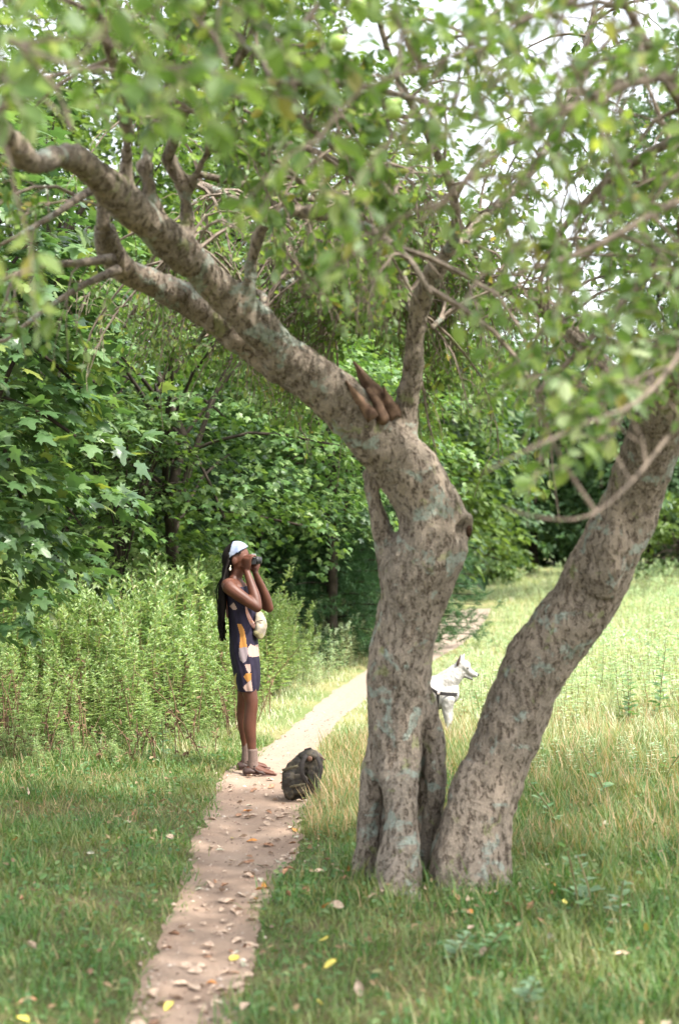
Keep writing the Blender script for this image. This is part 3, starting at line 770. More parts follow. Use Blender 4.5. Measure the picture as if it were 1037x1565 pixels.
# ---- overhanging near twig, top left (big soft leaves) belongs to the first tree
nearl = [[(-160, -60, 8, 3.4), (-20, 40, 6, 3.0), (80, 90, 4, 2.8), (170, 110, 3, 2.7)], [(-150, 150, 7, 3.6), (-20, 170, 5, 3.3), (60, 150, 3, 3.2), (110, 200, 2, 3.1)],
         [(250, -160, 8, 3.8), (260, -20, 6, 3.6), (330, 60, 4, 3.5), (360, 150, 2.5, 3.5)], [(520, -160, 8, 4.0), (500, -20, 6, 3.8), (440, 60, 4, 3.7)]]
bn = Bag()
for q in nearl:
    b = Bag(); px_chain(b, q, seg=8); mesh_obj('limb', local(b.mesh('limb', [M_twig], True), baseA), treeA)
k5 = leaf_branching(bn, [pxl(q) for q in nearl], 0.10, (0.2, 0.45), droop=0.6, twig_n=4, leaf_n=7, pale=0.3, leaf=(0.05, 0.085), up=0.2, seed=21)
mesh_obj('foliage', local(bn.mesh('foliage', [M_twig, L_apple, L_apple_pale]), baseA), treeA)

# apples
M_apple = plain('green_apple_skin', (0.30, 0.42, 0.09), 0.35, 0.5, col2=(0.24, 0.36, 0.07), vscale=12)
ba = Bag()
th = np.linspace(0, PI, 13); prof = [(math.sin(t) * (1 + 0.10 * math.cos(t)), 0.92 * math.cos(t) - (0.22 * math.exp(-(t / 0.35) ** 2)) + 0.14 * math.exp(-((PI - t) / 0.3) ** 2)) for t in th]
segs = 16
V = [(r * math.cos(2 * PI * j / segs), r * math.sin(2 * PI * j / segs), z) for r, z in prof for j in range(segs)]
i = np.arange(12)[:, None]; j = np.arange(segs)[None, :]; k = (j + 1) % segs
ba.add(np.array(V), np.stack([i * segs + j, i * segs + k, (i + 1) * segs + k, (i + 1) * segs + j], -1).reshape(-1, 4), 0)
add_tube(ba, [(0, 0, 0.65), (0.03, 0, 1.0), (0.1, 0, 1.35)], 0.06, 6, 1)
apple_me = ba.mesh('apple', [M_apple, M_twig], True)
for (x, y, d, r) in [(376, 130, 4.7, 0.027), (516, 66, 4.4, 0.029), (299, 10, 4.2, 0.03), (322, 42, 4.5, 0.024), (290, 140, 4.8, 0.023), (598, 160, 4.6, 0.022), (606, 158, 4.9, 0.022), (545, 10, 4.2, 0.03), (320, 82, 4.9, 0.02), (602, 172, 4.2, 0.025)]:
    o = bpy.data.objects.new('apple', apple_me); link(o, treeA)
    o.location = P(x, y, d) - Vector(baseA); o.scale = (r, r, r)

# ------------------------------------------------------------------ background trees
def spray_crown(bag, centers, radii, outward, tpl, leaf, per, spread, mt=0, ml=1, seed=0, tilt=0.35, branch=None):
    """flat drooping sprays of leaves; centers (n,3), outward (n,3) direction"""
    rs = np.random.default_rng(seed); n = len(centers)
    per_ = per
    C = np.repeat(centers, per_, 0); O = np.repeat(outward, per_, 0); Rr = np.repeat(radii, per_, 0)
    side = nrm(np.cross(O, np.array([0, 0, 1.0])) + 1e-6)
    a = rs.uniform(-0.6, 1, len(C)); b = rs.normal(size=len(C)) * 0.45
    w_ = 1 - 0.35 * np.abs(a)
    pos = C + O * (a * Rr)[:, None] + side * (b * Rr * w_)[:, None] + np.array([0, 0, 1.0]) * (-(np.clip(a, 0, 1) ** 2) * Rr * spread + rs.normal(size=len(C)) * 0.07 * Rr)[:, None]
    dr = O * 0.8 + side * (np.sign(b) * 0.5)[:, None] + rs.normal(size=(len(C), 3)) * 0.4 + np.array([0, 0, -0.35])
    nn = np.array([0, 0, 1.0]) + O * tilt + rs.normal(size=(len(C), 3)) * 0.35
    V, F = scatter(*tpl, pos, dr, nn, rs.uniform(leaf[0], leaf[1], len(C)))
    bag.add(V, F, ml)

def crown_points(n, c, r, seed, shell=0.55, bottom=-0.7):
    rs = np.random.default_rng(seed)
    d = nrm(rs.normal(size=(n * 3, 3))); d = d[d[:, 2] > bottom][:n]
    q = rs.uniform(shell, 1.0, len(d)) ** 0.6
    lump = np.array([1 + 0.28 * mnoise.noise(Vector(v * 2.3) + Vector((seed, 0, 0))) for v in d])
    p = np.array(c) + d * np.array(r) * (q * lump)[:, None]
    return p, nrm(d * np.array([1, 1, 0.25]))

def broad_tree(name, loc, label, height, crown_r, crown_z, tpl, leafsize, nspray, per, mleaf, seed, group=None, trunk_r=0.12, spray_r=0.5, bottom=-0.7, shell=0.5, cat='tree', lean=(0, 0), mbark=None):
    base = Vector((loc[0], loc[1], float(gz(loc[0], loc[1]))))
    root = empty(name, base, label, cat, group)
    rs = np.random.default_rng(seed)
    bt = Bag()
    pts = [(0, 0, -0.1)]
    for k in range(1, 6):
        s = k / 5; pts.append((rs.normal() * 0.08 * s + lean[0] * s, rs.normal() * 0.08 * s + lean[1] * s, crown_z * 1.1 * s))
    add_tube(bt, pts, [trunk_r * 1.25, trunk_r, trunk_r * 0.9, trunk_r * 0.75, trunk_r * 0.6, trunk_r * 0.4], 10)
    c = np.array([lean[0], lean[1], crown_z]); 
    cp, od = crown_points(nspray, c, crown_r, seed, shell, bottom)
    for q in range(min(26, nspray)):      # limbs
        i = rs.integers(len(cp)); s0 = rs.uniform(0.3, 0.95); st0 = np.array(pts[1]) * (1 - s0) + np.array(pts[-1]) * s0
        mid = (st0 + cp[i]) / 2 + np.array([0, 0, 0.12 * crown_r[2]]); A = resample([(*st0,), (*mid,), (*cp[i],)], 0.3)
        add_tube(bt, A, np.linspace(trunk_r * 0.3, 0.012, len(A)), 5)
    mesh_obj('trunk', bt.mesh('trunk', [mbark or M_dbark], True), root)
    bc = Bag()
    spray_crown(bc, cp, rs.uniform(0.7, 1.3, len(cp)) * spray_r, od, tpl, leafsize, per, 0.35, ml=0, seed=seed + 1)
    mesh_obj('crown', bc.mesh('crown', [mleaf]), root)
    return root

# broad-leaved maple close on the left edge
broad_tree('maple_tree', (-2.75, 9.6), 'maple with large bright lobed leaves filling the left edge of the picture', 5, (1.25, 1.1, 2.0), 2.75, TM, (0.10, 0.165), 260, 20, L_maple, 31, spray_r=0.38, bottom=-0.95, shell=0.45, trunk_r=0.07)
# young maple hanging over behind the woman
broad_tree('maple_tree', (-1.75, 15.0), 'young maple with layered light green sprays behind the woman, thin trunk in shade', 5, (2.3, 1.5, 1.8), 3.1, TM, (0.065, 0.10), 210, 40, L_maple2, 32, spray_r=0.46, bottom=-0.92, shell=0.6, trunk_r=0.08)
broad_tree('maple_tree', (-0.1, 18.5), 'young maple with pale sprays of leaves hanging between the woman and the upright apple trunk', 5, (1.5, 1.3, 2.0), 3.3, TM, (0.07, 0.11), 200, 38, L_maple2, 33, spray_r=0.5, bottom=-0.92, shell=0.35, trunk_r=0.07)
# woodland behind
wood = [((-5.6, 14.5), 8, (2.2, 2.0, 4.0), 4.2, 'dense dark tree at the far left behind the large leaved maple'),
        ((-4.2, 21), 10, (3.0, 2.4, 5.0), 5.4, 'tall woodland tree on the left whose crown closes the gap above the young maple'),
        ((-0.9, 24), 11, (3.0, 2.4, 5.4), 6.0, 'tall woodland tree showing green behind the arching limb'),
        ((1.4, 28), 9, (2.0, 2.4, 4.0), 4.4, 'woodland tree showing in the fork between limb and upright branch'),
        ((-7.5, 27), 13, (4.0, 3.0, 6.5), 7.5, 'tallest woodland tree in the upper left background'),
        ((-2.4, 31), 14, (3.6, 3.0, 7.0), 8.5, 'high woodland tree glimpsed through the top of the apple crown'),
        ((-4.6, 30), 14, (3.4, 2.6, 7.0), 8.0, 'high woodland tree behind the left end of the arching limb'),
        ((-0.9, 33), 15, (2.9, 2.6, 7.5), 8.5, 'high woodland tree behind the middle of the apple crown'),
        ((-3.4, 17.2), 3, (3.0, 1.4, 2.3), 1.9, 'dark leafy thicket under the maples at the left'),
        ((-1.2, 20.5), 3, (2.6, 1.4, 2.2), 1.9, 'dark leafy thicket behind the woman')]
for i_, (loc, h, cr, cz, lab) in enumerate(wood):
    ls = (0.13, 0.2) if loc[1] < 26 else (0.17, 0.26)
    broad_tree('woodland_tree' if h > 4 else 'shrub', loc, lab, h, cr, cz, TS if h > 4 else TM, ls if h > 4 else (0.07, 0.11), 330 if h > 4 else 360, 30 if h > 4 else 36, L_shade if i_ in (0, 8, 9) else L_wood, 40 + i_, group=None, trunk_r=0.05 + 0.012 * h, spray_r=0.75, bottom=-0.9, shell=0.3, cat='tree' if h > 4 else 'shrub')

# tree line at the far end of the field
broad_tree('shrub', (-2.15, 14.3), 'leafy maple shrub in the shade hiding the foot of the young maple behind the goldenrod', 3, (1.0, 0.5, 1.35), 1.7, TM, (0.06, 0.095), 90, 34, L_wood, 91, trunk_r=0.03, spray_r=0.4, bottom=-0.95, cat='shrub')
far = [(3.0, 44, 3.2, 3.6, 'far tree just right of the upright trunk at the field end'), (6.4, 47, 3.0, 4.2, 'far tree between the two apple trunks at the field end'),
       (9.8, 45, 3.2, 4.6, 'far tree beyond the leaning apple trunk'), (13.2, 46, 3.4, 4.2, 'far tree at the right edge beyond the field'), (0.4, 46, 3.0, 4.2, 'far tree hidden mostly behind the upright trunk'),
       (17.0, 48, 4.0, 5.0, 'far tree outside the right corner of the field'), (4.8, 52, 3.4, 5.5, 'taller far tree behind the field-end row')]
for i_, (x, y, r, cz, lab) in enumerate(far):
    broad_tree('field_edge_tree', (x, y), lab, cz * 2, (r, 2.5, cz * 0.95), cz, TS, (0.22, 0.36), 300, 26, L_far, 60 + i_, trunk_r=0.15, spray_r=0.95, bottom=-0.95, shell=0.4, group='trees along the far end of the field')
broad_tree('tall_tree', (8.6, 33), 'tall dark green tree rising behind the crown at the upper right edge', 16, (2.3, 2.3, 5.5), 8.2, TS, (0.17, 0.27), 420, 26, L_far, 71, trunk_r=0.2, spray_r=0.8, bottom=-0.9)
broad_tree('shrub', (3.6, 40.5), 'dark rounded bush at the field end beside the leaning trunk', 3, (1.6, 1.2, 1.3), 1.0, TS, (0.13, 0.2), 110, 30, L_wood, 72, trunk_r=0.05, spray_r=0.5, cat='shrub')
broad_tree('shrub', (9.6, 40.0), 'dark bush at the right edge behind the tall weeds', 3, (1.8, 1.2, 1.5), 1.2, TS, (0.13, 0.2), 110, 30, L_wood, 73, trunk_r=0.05, spray_r=0.5, cat='shrub')

def far_wood(x0, x1, y0, y1, h, n, seed, label, mleaf, leaf):
    rs = np.random.default_rng(seed)
    c = np.stack([rs.uniform(x0, x1, n), rs.uniform(y0, y1, n), rs.uniform(0, 1, n) ** 0.8 * h], -1)
    c[:, 2] *= 0.8 + 0.25 * np.sin(c[:, 0] * 0.7 + seed) + 0.1 * np.sin(c[:, 0] * 2.1)
    c[:, 2] += gz(c[:, 0], c[:, 1])
    od = nrm(np.stack([rs.normal(size=n), -1 + rs.normal(size=n) * 0.6, np.zeros(n)], -1)); b = Bag()
    spray_crown(b, c, rs.uniform(0.8, 1.5, n), od, TS, leaf, 18, 0.35, ml=0, seed=seed + 1)
    tag(mesh_obj('distant_wood', b.mesh('distant_wood', [mleaf])), label, 'wood', kind='stuff')
far_wood(-6, 26, 56, 64, 7.5, 2200, 81, 'far-off wood closing the view beyond the end of the field', L_far, (0.4, 0.6))
far_wood(-16, 3, 34, 42, 6.5, 1700, 82, 'dark wood behind the trees on the left', L_shade, (0.3, 0.45))
# pine sapling behind, left of the upright trunk
def pine(loc, label, h, rad, seed):
    base = Vector((loc[0], loc[1], float(gz(*loc)))); root = empty('pine_tree', base, label, 'tree')
    rs = np.random.default_rng(seed); bt = Bag(); add_tube(bt, [(0, 0, -0.1), (0.02, 0, h * 0.5), (0, 0, h)], [0.06, 0.04, 0.01], 8)
    bcn = Bag(); PP, DD = [], []
    for z in np.arange(0.12, h, 0.15):
        ln = rad * (1 - (z / h) ** 1.5) + 0.15
        for a in np.arange(6) * 2 * PI / 6 + rs.uniform(0, 6):
            d = np.array([math.cos(a), math.sin(a), 0.15]); pts = np.array([np.array([0, 0, z]) + d * ln * s + np.array([0, 0, -0.12 * s * s * ln]) for s in np.linspace(0, 1, 8)])
            add_tube(bt, pts, np.linspace(0.014, 0.004, 8), 4)
            for s in np.arange(0.25, 1.0, 0.06):
                p = pts[0] + (pts[-1] - pts[0]) * s + rs.normal(size=3) * 0.07
                for _ in range(2):
                    pp = p + rs.normal(size=3) * 0.06; dd = nrm(d + rs.normal(size=3) * 0.6)
                    nn = 26
                    PP.append(np.repeat(pp[None], nn, 0) + dd * rs.uniform(0, 0.12, (nn, 1))); DD.append(nrm(dd * 0.8 + rs.normal(size=(nn, 3)) * 0.55))
    PP = np.concatenate(PP); DD = np.concatenate(DD)
    tv = np.array([(-0.022, 0, 0), (0.022, 0, 0), (0, 1, 0)]); tf = np.array([(0, 1, 2)])
    V, F = scatter(tv, tf, PP, DD, rs.normal(size=DD.shape), rs.uniform(0.09, 0.14, len(PP)), rs.uniform(0.12, 0.2, len(PP))); bcn.add(V, F, 0)
    mesh_obj('trunk', bt.mesh('trunk', [M_dbark], True), root); mesh_obj('crown', bcn.mesh('crown', [L_pine]), root)
pine((-0.15, 19.2), 'bushy dark pine sapling with soft needles just left of the upright apple trunk', 2.2, 1.25, 5)
pine((0.75, 21.0), 'pine behind the upright apple trunk, the farther of the two pines', 3.6, 1.3, 6)

# ------------------------------------------------------------------ ground cover
def blades(n, xs, ys_, h, wd, seed, lean=0.5, tpl=None):
    rs = np.random.default_rng(seed)
    z = gz(xs, ys_) - 0.02
    pos = np.stack([xs, ys_, z], -1)
    a = rs.uniform(0, 2 * PI, n); l = np.abs(rs.normal(size=n)) * lean
    d = np.stack([np.cos(a) * l, np.sin(a) * l, np.ones(n)], -1)
    bend = np.stack([np.cos(a), np.sin(a), np.zeros(n)], -1)
    nn = -bend * 1.0 + np.array([0, 0, 0.4])
    tv = np.array([(-0.5, 0, 0), (0.5, 0, 0), (0.42, 0.5, -0.10), (-0.42, 0.5, -0.10), (0, 1, -0.38)])
    quad = np.array([(0, 1, 2, 3)]); tri = np.array([(3, 2, 4)])
    V, F = scatter(tv, quad, pos, d, nn, h, wd); 
    T = tri[None] + (np.arange(n) * 5)[:, None, None]
    return V, F, T.reshape(-1, 3)

def field_points(n, x0, x1, y0, y1, seed, cond):
    rs = np.random.default_rng(seed)
    x = rs.uniform(x0, x1, n); y = rs.uniform(y0, y1, n)
    k = cond(x, y, rs)
    return x[k], y[k]

def lump(x, y, s=1.0, o=0.0):
    return np.array([mnoise.noise(Vector((a * s + o, b * s, o))) for a, b in zip(x, y)])

# near lawn
x, y = field_points(330000, -4.5, 4.5, 3.6, 12.0, 101, lambda x, y, rs: (path_dist(x, y) > rs.normal(size=len(x)) * 0.035) & (np.abs(x) < 0.30 * y + 0.8))
lp = lump(x, y, 1.6)
pdv = path_dist(x, y)
rs = np.random.default_rng(5)
right = x > path_lr(y)[1]
h = rs.uniform(0.04, 0.11, len(x)) * (1 + 0.8 * lp) + np.where(right & (x > 0.5), 0.045 * rs.random(len(x)), 0)
h = h * np.where(pdv < 0.12, 0.7, 1) * np.where(y > 10, 1.3, 1)
Vv, Fq, Ft = blades(len(x), x, y, h, rs.uniform(0.0035, 0.0075, len(x)), 6, 1.0)
gm = Bag(); gm.add(Vv, Fq, 0); gm.F.append((Ft, 0))
grass = mesh_obj('grass', gm.mesh('grass', [L_grass])); tag(grass, 'short green lawn grass with dry blades on both sides of the path under the apple trees', 'grass', kind='stuff')

x, y = field_points(16000, -3.6, 3.6, 4.0, 11.5, 131, lambda x, y, rs: (path_dist(x, y) > 0.03) & (np.abs(x) < 0.30 * y + 0.5))
rs = np.random.default_rng(132)
pp = np.stack([x, y, gz(x, y) + rs.uniform(0.01, 0.07, len(x))], -1); a_ = rs.uniform(0, 2 * PI, len(x))
V, F = scatter(*TA, pp, np.stack([np.cos(a_), np.sin(a_), rs.uniform(-0.2, 0.6, len(x))], -1), np.array([0, 0, 1.0]) + rs.normal(size=(len(x), 3)) * 0.4, rs.uniform(0.015, 0.045, len(x)))
cb = Bag(); cb.add(V, F, 0)
L_clov = leaf_mat('ground_herb_leaf', [(0, (0.05, 0.12, 0.04)), (0.6, (0.10, 0.18, 0.06)), (0.9, (0.18, 0.23, 0.09)), (0.92, (0.36, 0.26, 0.15)), (1, (0.22, 0.13, 0.08))], 0.3, 0.5, 0.35)
tag(mesh_obj('ground_herbs', cb.mesh('ground_herbs', [L_clov])), 'small round leaved herbs growing through the short lawn grass', 'herbs', kind='stuff')
# longer tufts: right of the trunks and around the roots
gm = Bag()
def tuft_field(cnt, x0, x1, y0, y1, seed, hh, per, cond, wd=(0.004, 0.008), m=0, lean=0.45, rad=0.05):
    x, y = field_points(cnt, x0, x1, y0, y1, seed, cond)
    rs = np.random.default_rng(seed + 1)
    X_ = np.repeat(x, per) + rs.normal(size=len(x) * per) * rad; Y_ = np.repeat(y, per) + rs.normal(size=len(x) * per) * rad
    hs_ = np.repeat(rs.uniform(hh[0], hh[1], len(x)), per) * rs.uniform(0.5, 1.1, len(X_))
    if y1 > 12: hs_ = np.minimum(hs_, 0.07 + 0.10 * np.clip(path_dist(X_, Y_), 0, 9))
    ok = path_dist(X_, Y_) > 0.03; X_, Y_, hs_ = X_[ok], Y_[ok], hs_[ok]
    V, F, T = blades(len(X_), X_, Y_, hs_, rs.uniform(*wd, len(X_)), seed + 2, lean)
    n0 = gm.n; gm.add(V, F, m); gm.F.append((T + n0, m))
notpath = lambda x, y, rs: path_dist(x, y) > 0.08
tuft_field(1500, -0.3, 3.2, 4.7, 10.5, 201, (0.08, 0.24), 14, lambda x, y, rs: (path_dist(x, y) > 0.3) & (rs.random(len(x)) < np.clip((y - 4.0) / 5 + 0.2 * x, 0.15, 1)), lean=0.6)
tuft_field(260, -0.4, 1.4, 6.4, 7.6, 204, (0.08, 0.2), 12, lambda x, y, rs: (path_dist(x, y) > 0.12) & (x > 0))
tuft_field(420, -4, -0.6, 5.0, 11.0, 207, (0.07, 0.14), 12, notpath)
g2 = mesh_obj('grass_tufts', gm.mesh('grass_tufts', [L_grass])); tag(g2, 'longer arching green grass around the roots and right of the leaning trunk', 'grass', kind='stuff')
gm = Bag()
tuft_field(1300, -0.45, 0.6, 7.9, 11.6, 211, (0.08, 0.25), 13, lambda x, y, rs: (path_dist(x, y) > 0.03) & (x > path_lr(y)[1]) & (x < path_lr(y)[1] + 1.2), m=0, lean=0.35, wd=(0.003, 0.007))
tuft_field(2100, 0.3, 3.8, 7.2, 13.5, 214, (0.13, 0.38), 12, lambda x, y, rs: (x > path_lr(y)[1] + 0.05) & (rs.random(len(x)) < 0.8), m=0, lean=0.4, wd=(0.003, 0.007))
tuft_field(420, 0.1, 2.4, 4.9, 7.6, 241, (0.07, 0.18), 6, lambda x, y, rs: (path_dist(x, y) > 0.25), lean=0.8, wd=(0.003, 0.005))
tuft_field(420, 0.5, 1.35, 9.8, 11.8, 231, (0.12, 0.24), 12, lambda x, y, rs: x > 0, lean=0.4, wd=(0.003, 0.006))
tuft_field(500, -4, -0.9, 5.0, 9.0, 251, (0.05, 0.12), 6, notpath, lean=0.9, wd=(0.003, 0.005))
tuft_field(1100, -4, -0.7, 8.0, 12.2, 217, (0.08, 0.24), 8, notpath, lean=0.6, wd=(0.003, 0.006))
g3 = mesh_obj('dry_grass', gm.mesh('dry_grass', [L_dry])); tag(g3, 'tan and orange dry grass standing beside the path behind the backpack', 'dry grass', kind='stuff')

# open field grass
gm = Bag()
def fieldcond(x, y, rs): return (path_dist(x, y) > 0.05) & (x > -0.30 * y) & (x < 0.30 * y + 1.5)
tuft_field(5200, -4.5, 6.0, 11.0, 19.0, 221, (0.12, 0.30), 12, fieldcond, wd=(0.005, 0.011), rad=0.09)
tuft_field(8000, -6, 14.0, 18.0, 46.0, 224, (0.28, 0.6), 10, lambda x, y, rs: fieldcond(x, y, rs), wd=(0.012, 0.024), rad=0.2)
g4 = mesh_obj('field_grass', gm.mesh('field_grass', [L_field])); tag(g4, 'pale sunlit meadow grass covering the open field behind the trees', 'meadow grass', kind='stuff')

# leafy upright weeds (goldenrod): template plants baked into one mesh per patch
def weed_template(h, nleaf, seed, leaf=(0.07, 0.12), top=True, stemr=0.0035):
    rs = np.random.default_rng(seed); b = Bag()
    lx, ly = rs.normal(size=2) * 0.07 * h
    pts = [(0, 0, -0.02), (lx * 0.3, ly * 0.3, h * 0.35), (lx * 0.7, ly * 0.7, h * 0.7), (lx * 1.2, ly * 1.2, h)]
    V, F, T = tube(pts, np.array([1, 0.9, 0.7, 0.35]) * stemr, 3); b.add(V, F, 0)
    s = np.sort(rs.uniform(0.12, 1.0, nleaf)); P_ = np.stack([np.interp(s, [0, .35, .7, 1], [p[k] for p in pts]) for k in range(3)], -1)
    a = np.arange(nleaf) * 2.4 + rs.uniform(0, 6); el = rs.uniform(0.05, 0.6, nleaf) + 0.7 * (s > 0.85)
    d = np.stack([np.cos(a), np.sin(a), el], -1)
    V, F = scatter(*TL, P_, d, np.stack([np.cos(a) * -0.4, np.sin(a) * -0.4, np.ones(nleaf)], -1), rs.uniform(*leaf, nleaf) * (1.0 - 0.45 * s), rs.uniform(*leaf, nleaf) * (1.25 - 0.5 * s))
    b.add(V, F, 1)
    if top:
        m = 16; a = rs.uniform(0, 6.28, m); t = rs.uniform(0, 0.12 * h, m)
        pp = np.array(pts[-1]) + np.stack([np.cos(a) * 0.012, np.sin(a) * 0.012, -t + 0.02], -1); d = np.stack([np.cos(a), np.sin(a), np.full(m, 0.9)], -1)
        V, F = scatter(*TS, pp, d, rs.normal(size=(m, 3)), np.full(m, 0.035)); b.add(V, F, 1)
    return b
def bake_weeds(name, x, y, hs_, mats, seed, nleaf=34, leaf=(0.07, 0.12), variants=7, stemr=0.0035, top=True):
    pdd = np.where(y < 45, path_dist(x, y), 9)
    hs_ = np.where(x > path_lr(y)[1], np.minimum(hs_, 0.08 + 0.22 * np.clip(pdd, 0, 9)), hs_)
    rs = np.random.default_rng(seed); bag = Bag()
    vi = rs.integers(0, variants, len(x))
    for v in range(variants):
        t = weed_template(1.0, nleaf, seed + v, (leaf[0], leaf[1]), top, stemr)
        m = vi == v; n = int(m.sum())
        if n == 0: continue
        hh = hs_[m]; a = rs.uniform(0, 2 * PI, n); ln = rs.normal(size=(n, 2)) * 0.10
        TV = np.concatenate(t.V)
        xs = TV[None, :, 0] * np.cos(a)[:, None] - TV[None, :, 1] * np.sin(a)[:, None]
        ys_ = TV[None, :, 0] * np.sin(a)[:, None] + TV[None, :, 1] * np.cos(a)[:, None]
        zs = TV[None, :, 2] * hh[:, None]
        lf = (0.45 + 0.55 * hh)[:, None]
        V = np.stack([xs * lf + x[m][:, None] + ln[:, :1] * zs, ys_ * lf + y[m][:, None] + ln[:, 1:] * zs, zs + gz(x[m], y[m])[:, None]], -1)
        base = bag.n; nv = len(TV)
        bag.V.append(V.reshape(-1, 3)); bag.n += n * nv
        for f, mi in t.F:
            bag.F.append(((f[None] + (np.arange(n) * nv)[:, None, None]).reshape(-1, f.shape[1]) + base, mi))
    return bag.mesh(name, mats)
# left patch
def leftcond(x, y, rs):
    front = 10.9 + 0.9 * (x + 1.2)  # patch edge slants
    return (x < path_lr(y)[0] - 0.45) & (y > np.where(x < -1.5, 11.2, 11.9 + 1.2 * (x + 1.5)) - np.abs(rs.normal(size=len(x))) * 0.7)
x, y = field_points(4800, -4.6, -0.2, 8.6, 17.0, 301, leftcond)
lp = lump(x, y, 1.1, 3)
hh = 1.06 + 0.5 * lp + rng.normal(size=len(x)) * 0.17
edge = np.clip((y - np.where(x < -1.5, 11.0, 11.7 + 1.2 * (x + 1.5))) / 2.0 + rng.normal(size=len(x)) * 0.16, 0.02, 1)
hh = hh * (0.14 + 0.86 * edge ** 0.8) * np.clip(1.0 - 0.42 * np.clip((x + 1.3) / 1.2, 0, 1), 0.3, 1)
hh = np.clip(hh, 0.08, 1.5)
gold = mesh_obj('goldenrod', bake_weeds('goldenrod', x, y, hh, [M_stem, L_weed], 310, 44, (0.075, 0.13)))
tag(gold, 'dense waist-high goldenrod weeds filling the left side behind the woman', 'weeds', kind='stuff')
sel = rng.random(len(x)) < 0.16
hh2 = np.clip(hh[sel] * rng.uniform(0.6, 1.25, int(sel.sum())), 0.1, 1.55)
asters = mesh_obj('broad_leaved_weeds', bake_weeds('broad_leaved_weeds', x[sel] + 0.05, y[sel] - 0.1, hh2, [M_stem, L_weed], 315, 20, (0.11, 0.17)))
tag(asters, 'paler broad-leaved weeds standing among the goldenrod at the left', 'weeds', kind='stuff')
# low weeds in front of thickets, centre
x, y = field_points(1500, -1.6, 2.0, 15.0, 21.0, 321, lambda x, y, rs: (x < path_lr(y)[0] - 0.2) & (y > 15 + 1.2 * (x + 0.5)))
hh = np.clip((y - 14) / 7, 0.1, 0.8) * rng.uniform(0.5, 1.1, len(x))
lowm = mesh_obj('low_weeds', bake_weeds('low_weeds', x, y, hh, [M_stem, L_weedpale], 330, 26, (0.07, 0.12)))
tag(lowm, 'low pale leafy weeds in front of the pine sapling', 'weeds', kind='stuff')
# right field
def rightcond(x, y, rs):
    dens = np.clip(1.25 - y / 45, 0.35, 1)
    return (x > path_lr(y)[1] + 0.25) & (x < 0.28 * y + 1.2) & (rs.random(len(x)) < dens) & ((y > 12.5) | (rs.random(len(x)) < 0.5 * (x > 1.2)))
x, y = field_points(8500, 0.3, 13, 9.5, 42, 341, rightcond)
lp = lump(x, y, 0.6, 9)
hh = np.clip(0.62 + 0.45 * lp + rng.normal(size=len(x)) * 0.12, 0.2, 1.15) * np.clip((y - 8.5) / 5, 0.35, 1)
mw = mesh_obj('meadow_weeds', bake_weeds('meadow_weeds', x, y, hh, [M_stem, L_weedpale], 350, 26, (0.09, 0.16), stemr=0.004))
tag(mw, 'pale green milkweed and goldenrod stems spread over the bright field at the right', 'weeds', kind='stuff')

gm = Bag()
x, y = field_points(420, -4.4, -0.6, 10.2, 13.8, 361, lambda x, y, rs: (x < path_lr(y)[0] - 0.25))
rs = np.random.default_rng(362)
for a_, c_ in zip(x, y):
    h_ = rs.uniform(0.12, 0.5) * (1.5 if c_ > 11 else 0.8); q_ = rs.normal(size=2) * 0.12 * h_; z_ = float(gz(a_, c_))
    add_tube(gm, [(a_, c_, z_ - 0.02), (a_ + q_[0], c_ + q_[1], z_ + h_ * 0.6), (a_ + q_[0] * 2.4, c_ + q_[1] * 2.4, z_ + h_)], [0.005, 0.004, 0.002], 4)
    for k in range(5):
        t_ = rs.uniform(0.2, 1); V, F = scatter(*TL, np.array([[a_ + q_[0] * 1.6 * t_, c_ + q_[1] * 1.6 * t_, z_ + h_ * t_]]), rs.normal(size=(1, 3)) + np.array([0, 0, -0.6]), rs.normal(size=(1, 3)), [0.05], [0.08]); gm.add(V, F, 0)
tag(mesh_obj('dead_stems', gm.mesh('dead_stems', [plain('dead_stem', (0.17, 0.11, 0.065), 0.8, 0.1, col2=(0.09, 0.055, 0.035), vscale=2)])), 'brown dead weed stems standing along the front of the goldenrod', 'dead weeds', kind='stuff')
# grit and crumbs on the path
x, y = field_points(26000, -2.5, 1.5, 4.2, 14.0, 371, lambda x, y, rs: (path_dist(x, y) < rs.normal(size=len(x)) * 0.05 - 0.01) & (rs.random(len(x)) < np.clip(5 / y, 0.2, 1)))
rs = np.random.default_rng(372)
ov = np.array([(1, 0, 0), (0, 1, 0), (-1, 0, 0), (0, -1, 0), (0, 0, 0.7), (0.7, 0.7, 0.1), (-0.7, 0.7, 0.1)]) ; of = np.array([(0, 1, 4), (1, 2, 4), (2, 3, 4), (3, 0, 4)])
sz = np.abs(rs.normal(size=len(x))) * 0.004 + 0.002
V, F = scatter(ov[:5], of, np.stack([x, y, gz(x, y) - sink(x, y) + 0.011], -1), np.stack([rs.normal(size=len(x)), rs.normal(size=len(x)), np.zeros(len(x))], -1), np.array([0, 0, 1.0]) + rs.normal(size=(len(x), 3)) * 0.2, sz, sz * rs.uniform(0.6, 1.6, len(x)))
cb = Bag(); cb.add(V, F, 0)
tag(mesh_obj('grit', cb.mesh('grit', [leaf_mat('grit_stone', [(0, (0.10, 0.065, 0.045)), (0.5, (0.26, 0.18, 0.14)), (1, (0.55, 0.46, 0.38))], 0.0, 0.9, 0.2)])), 'small stones and leaf crumbs scattered on the dirt path', 'grit', kind='stuff')
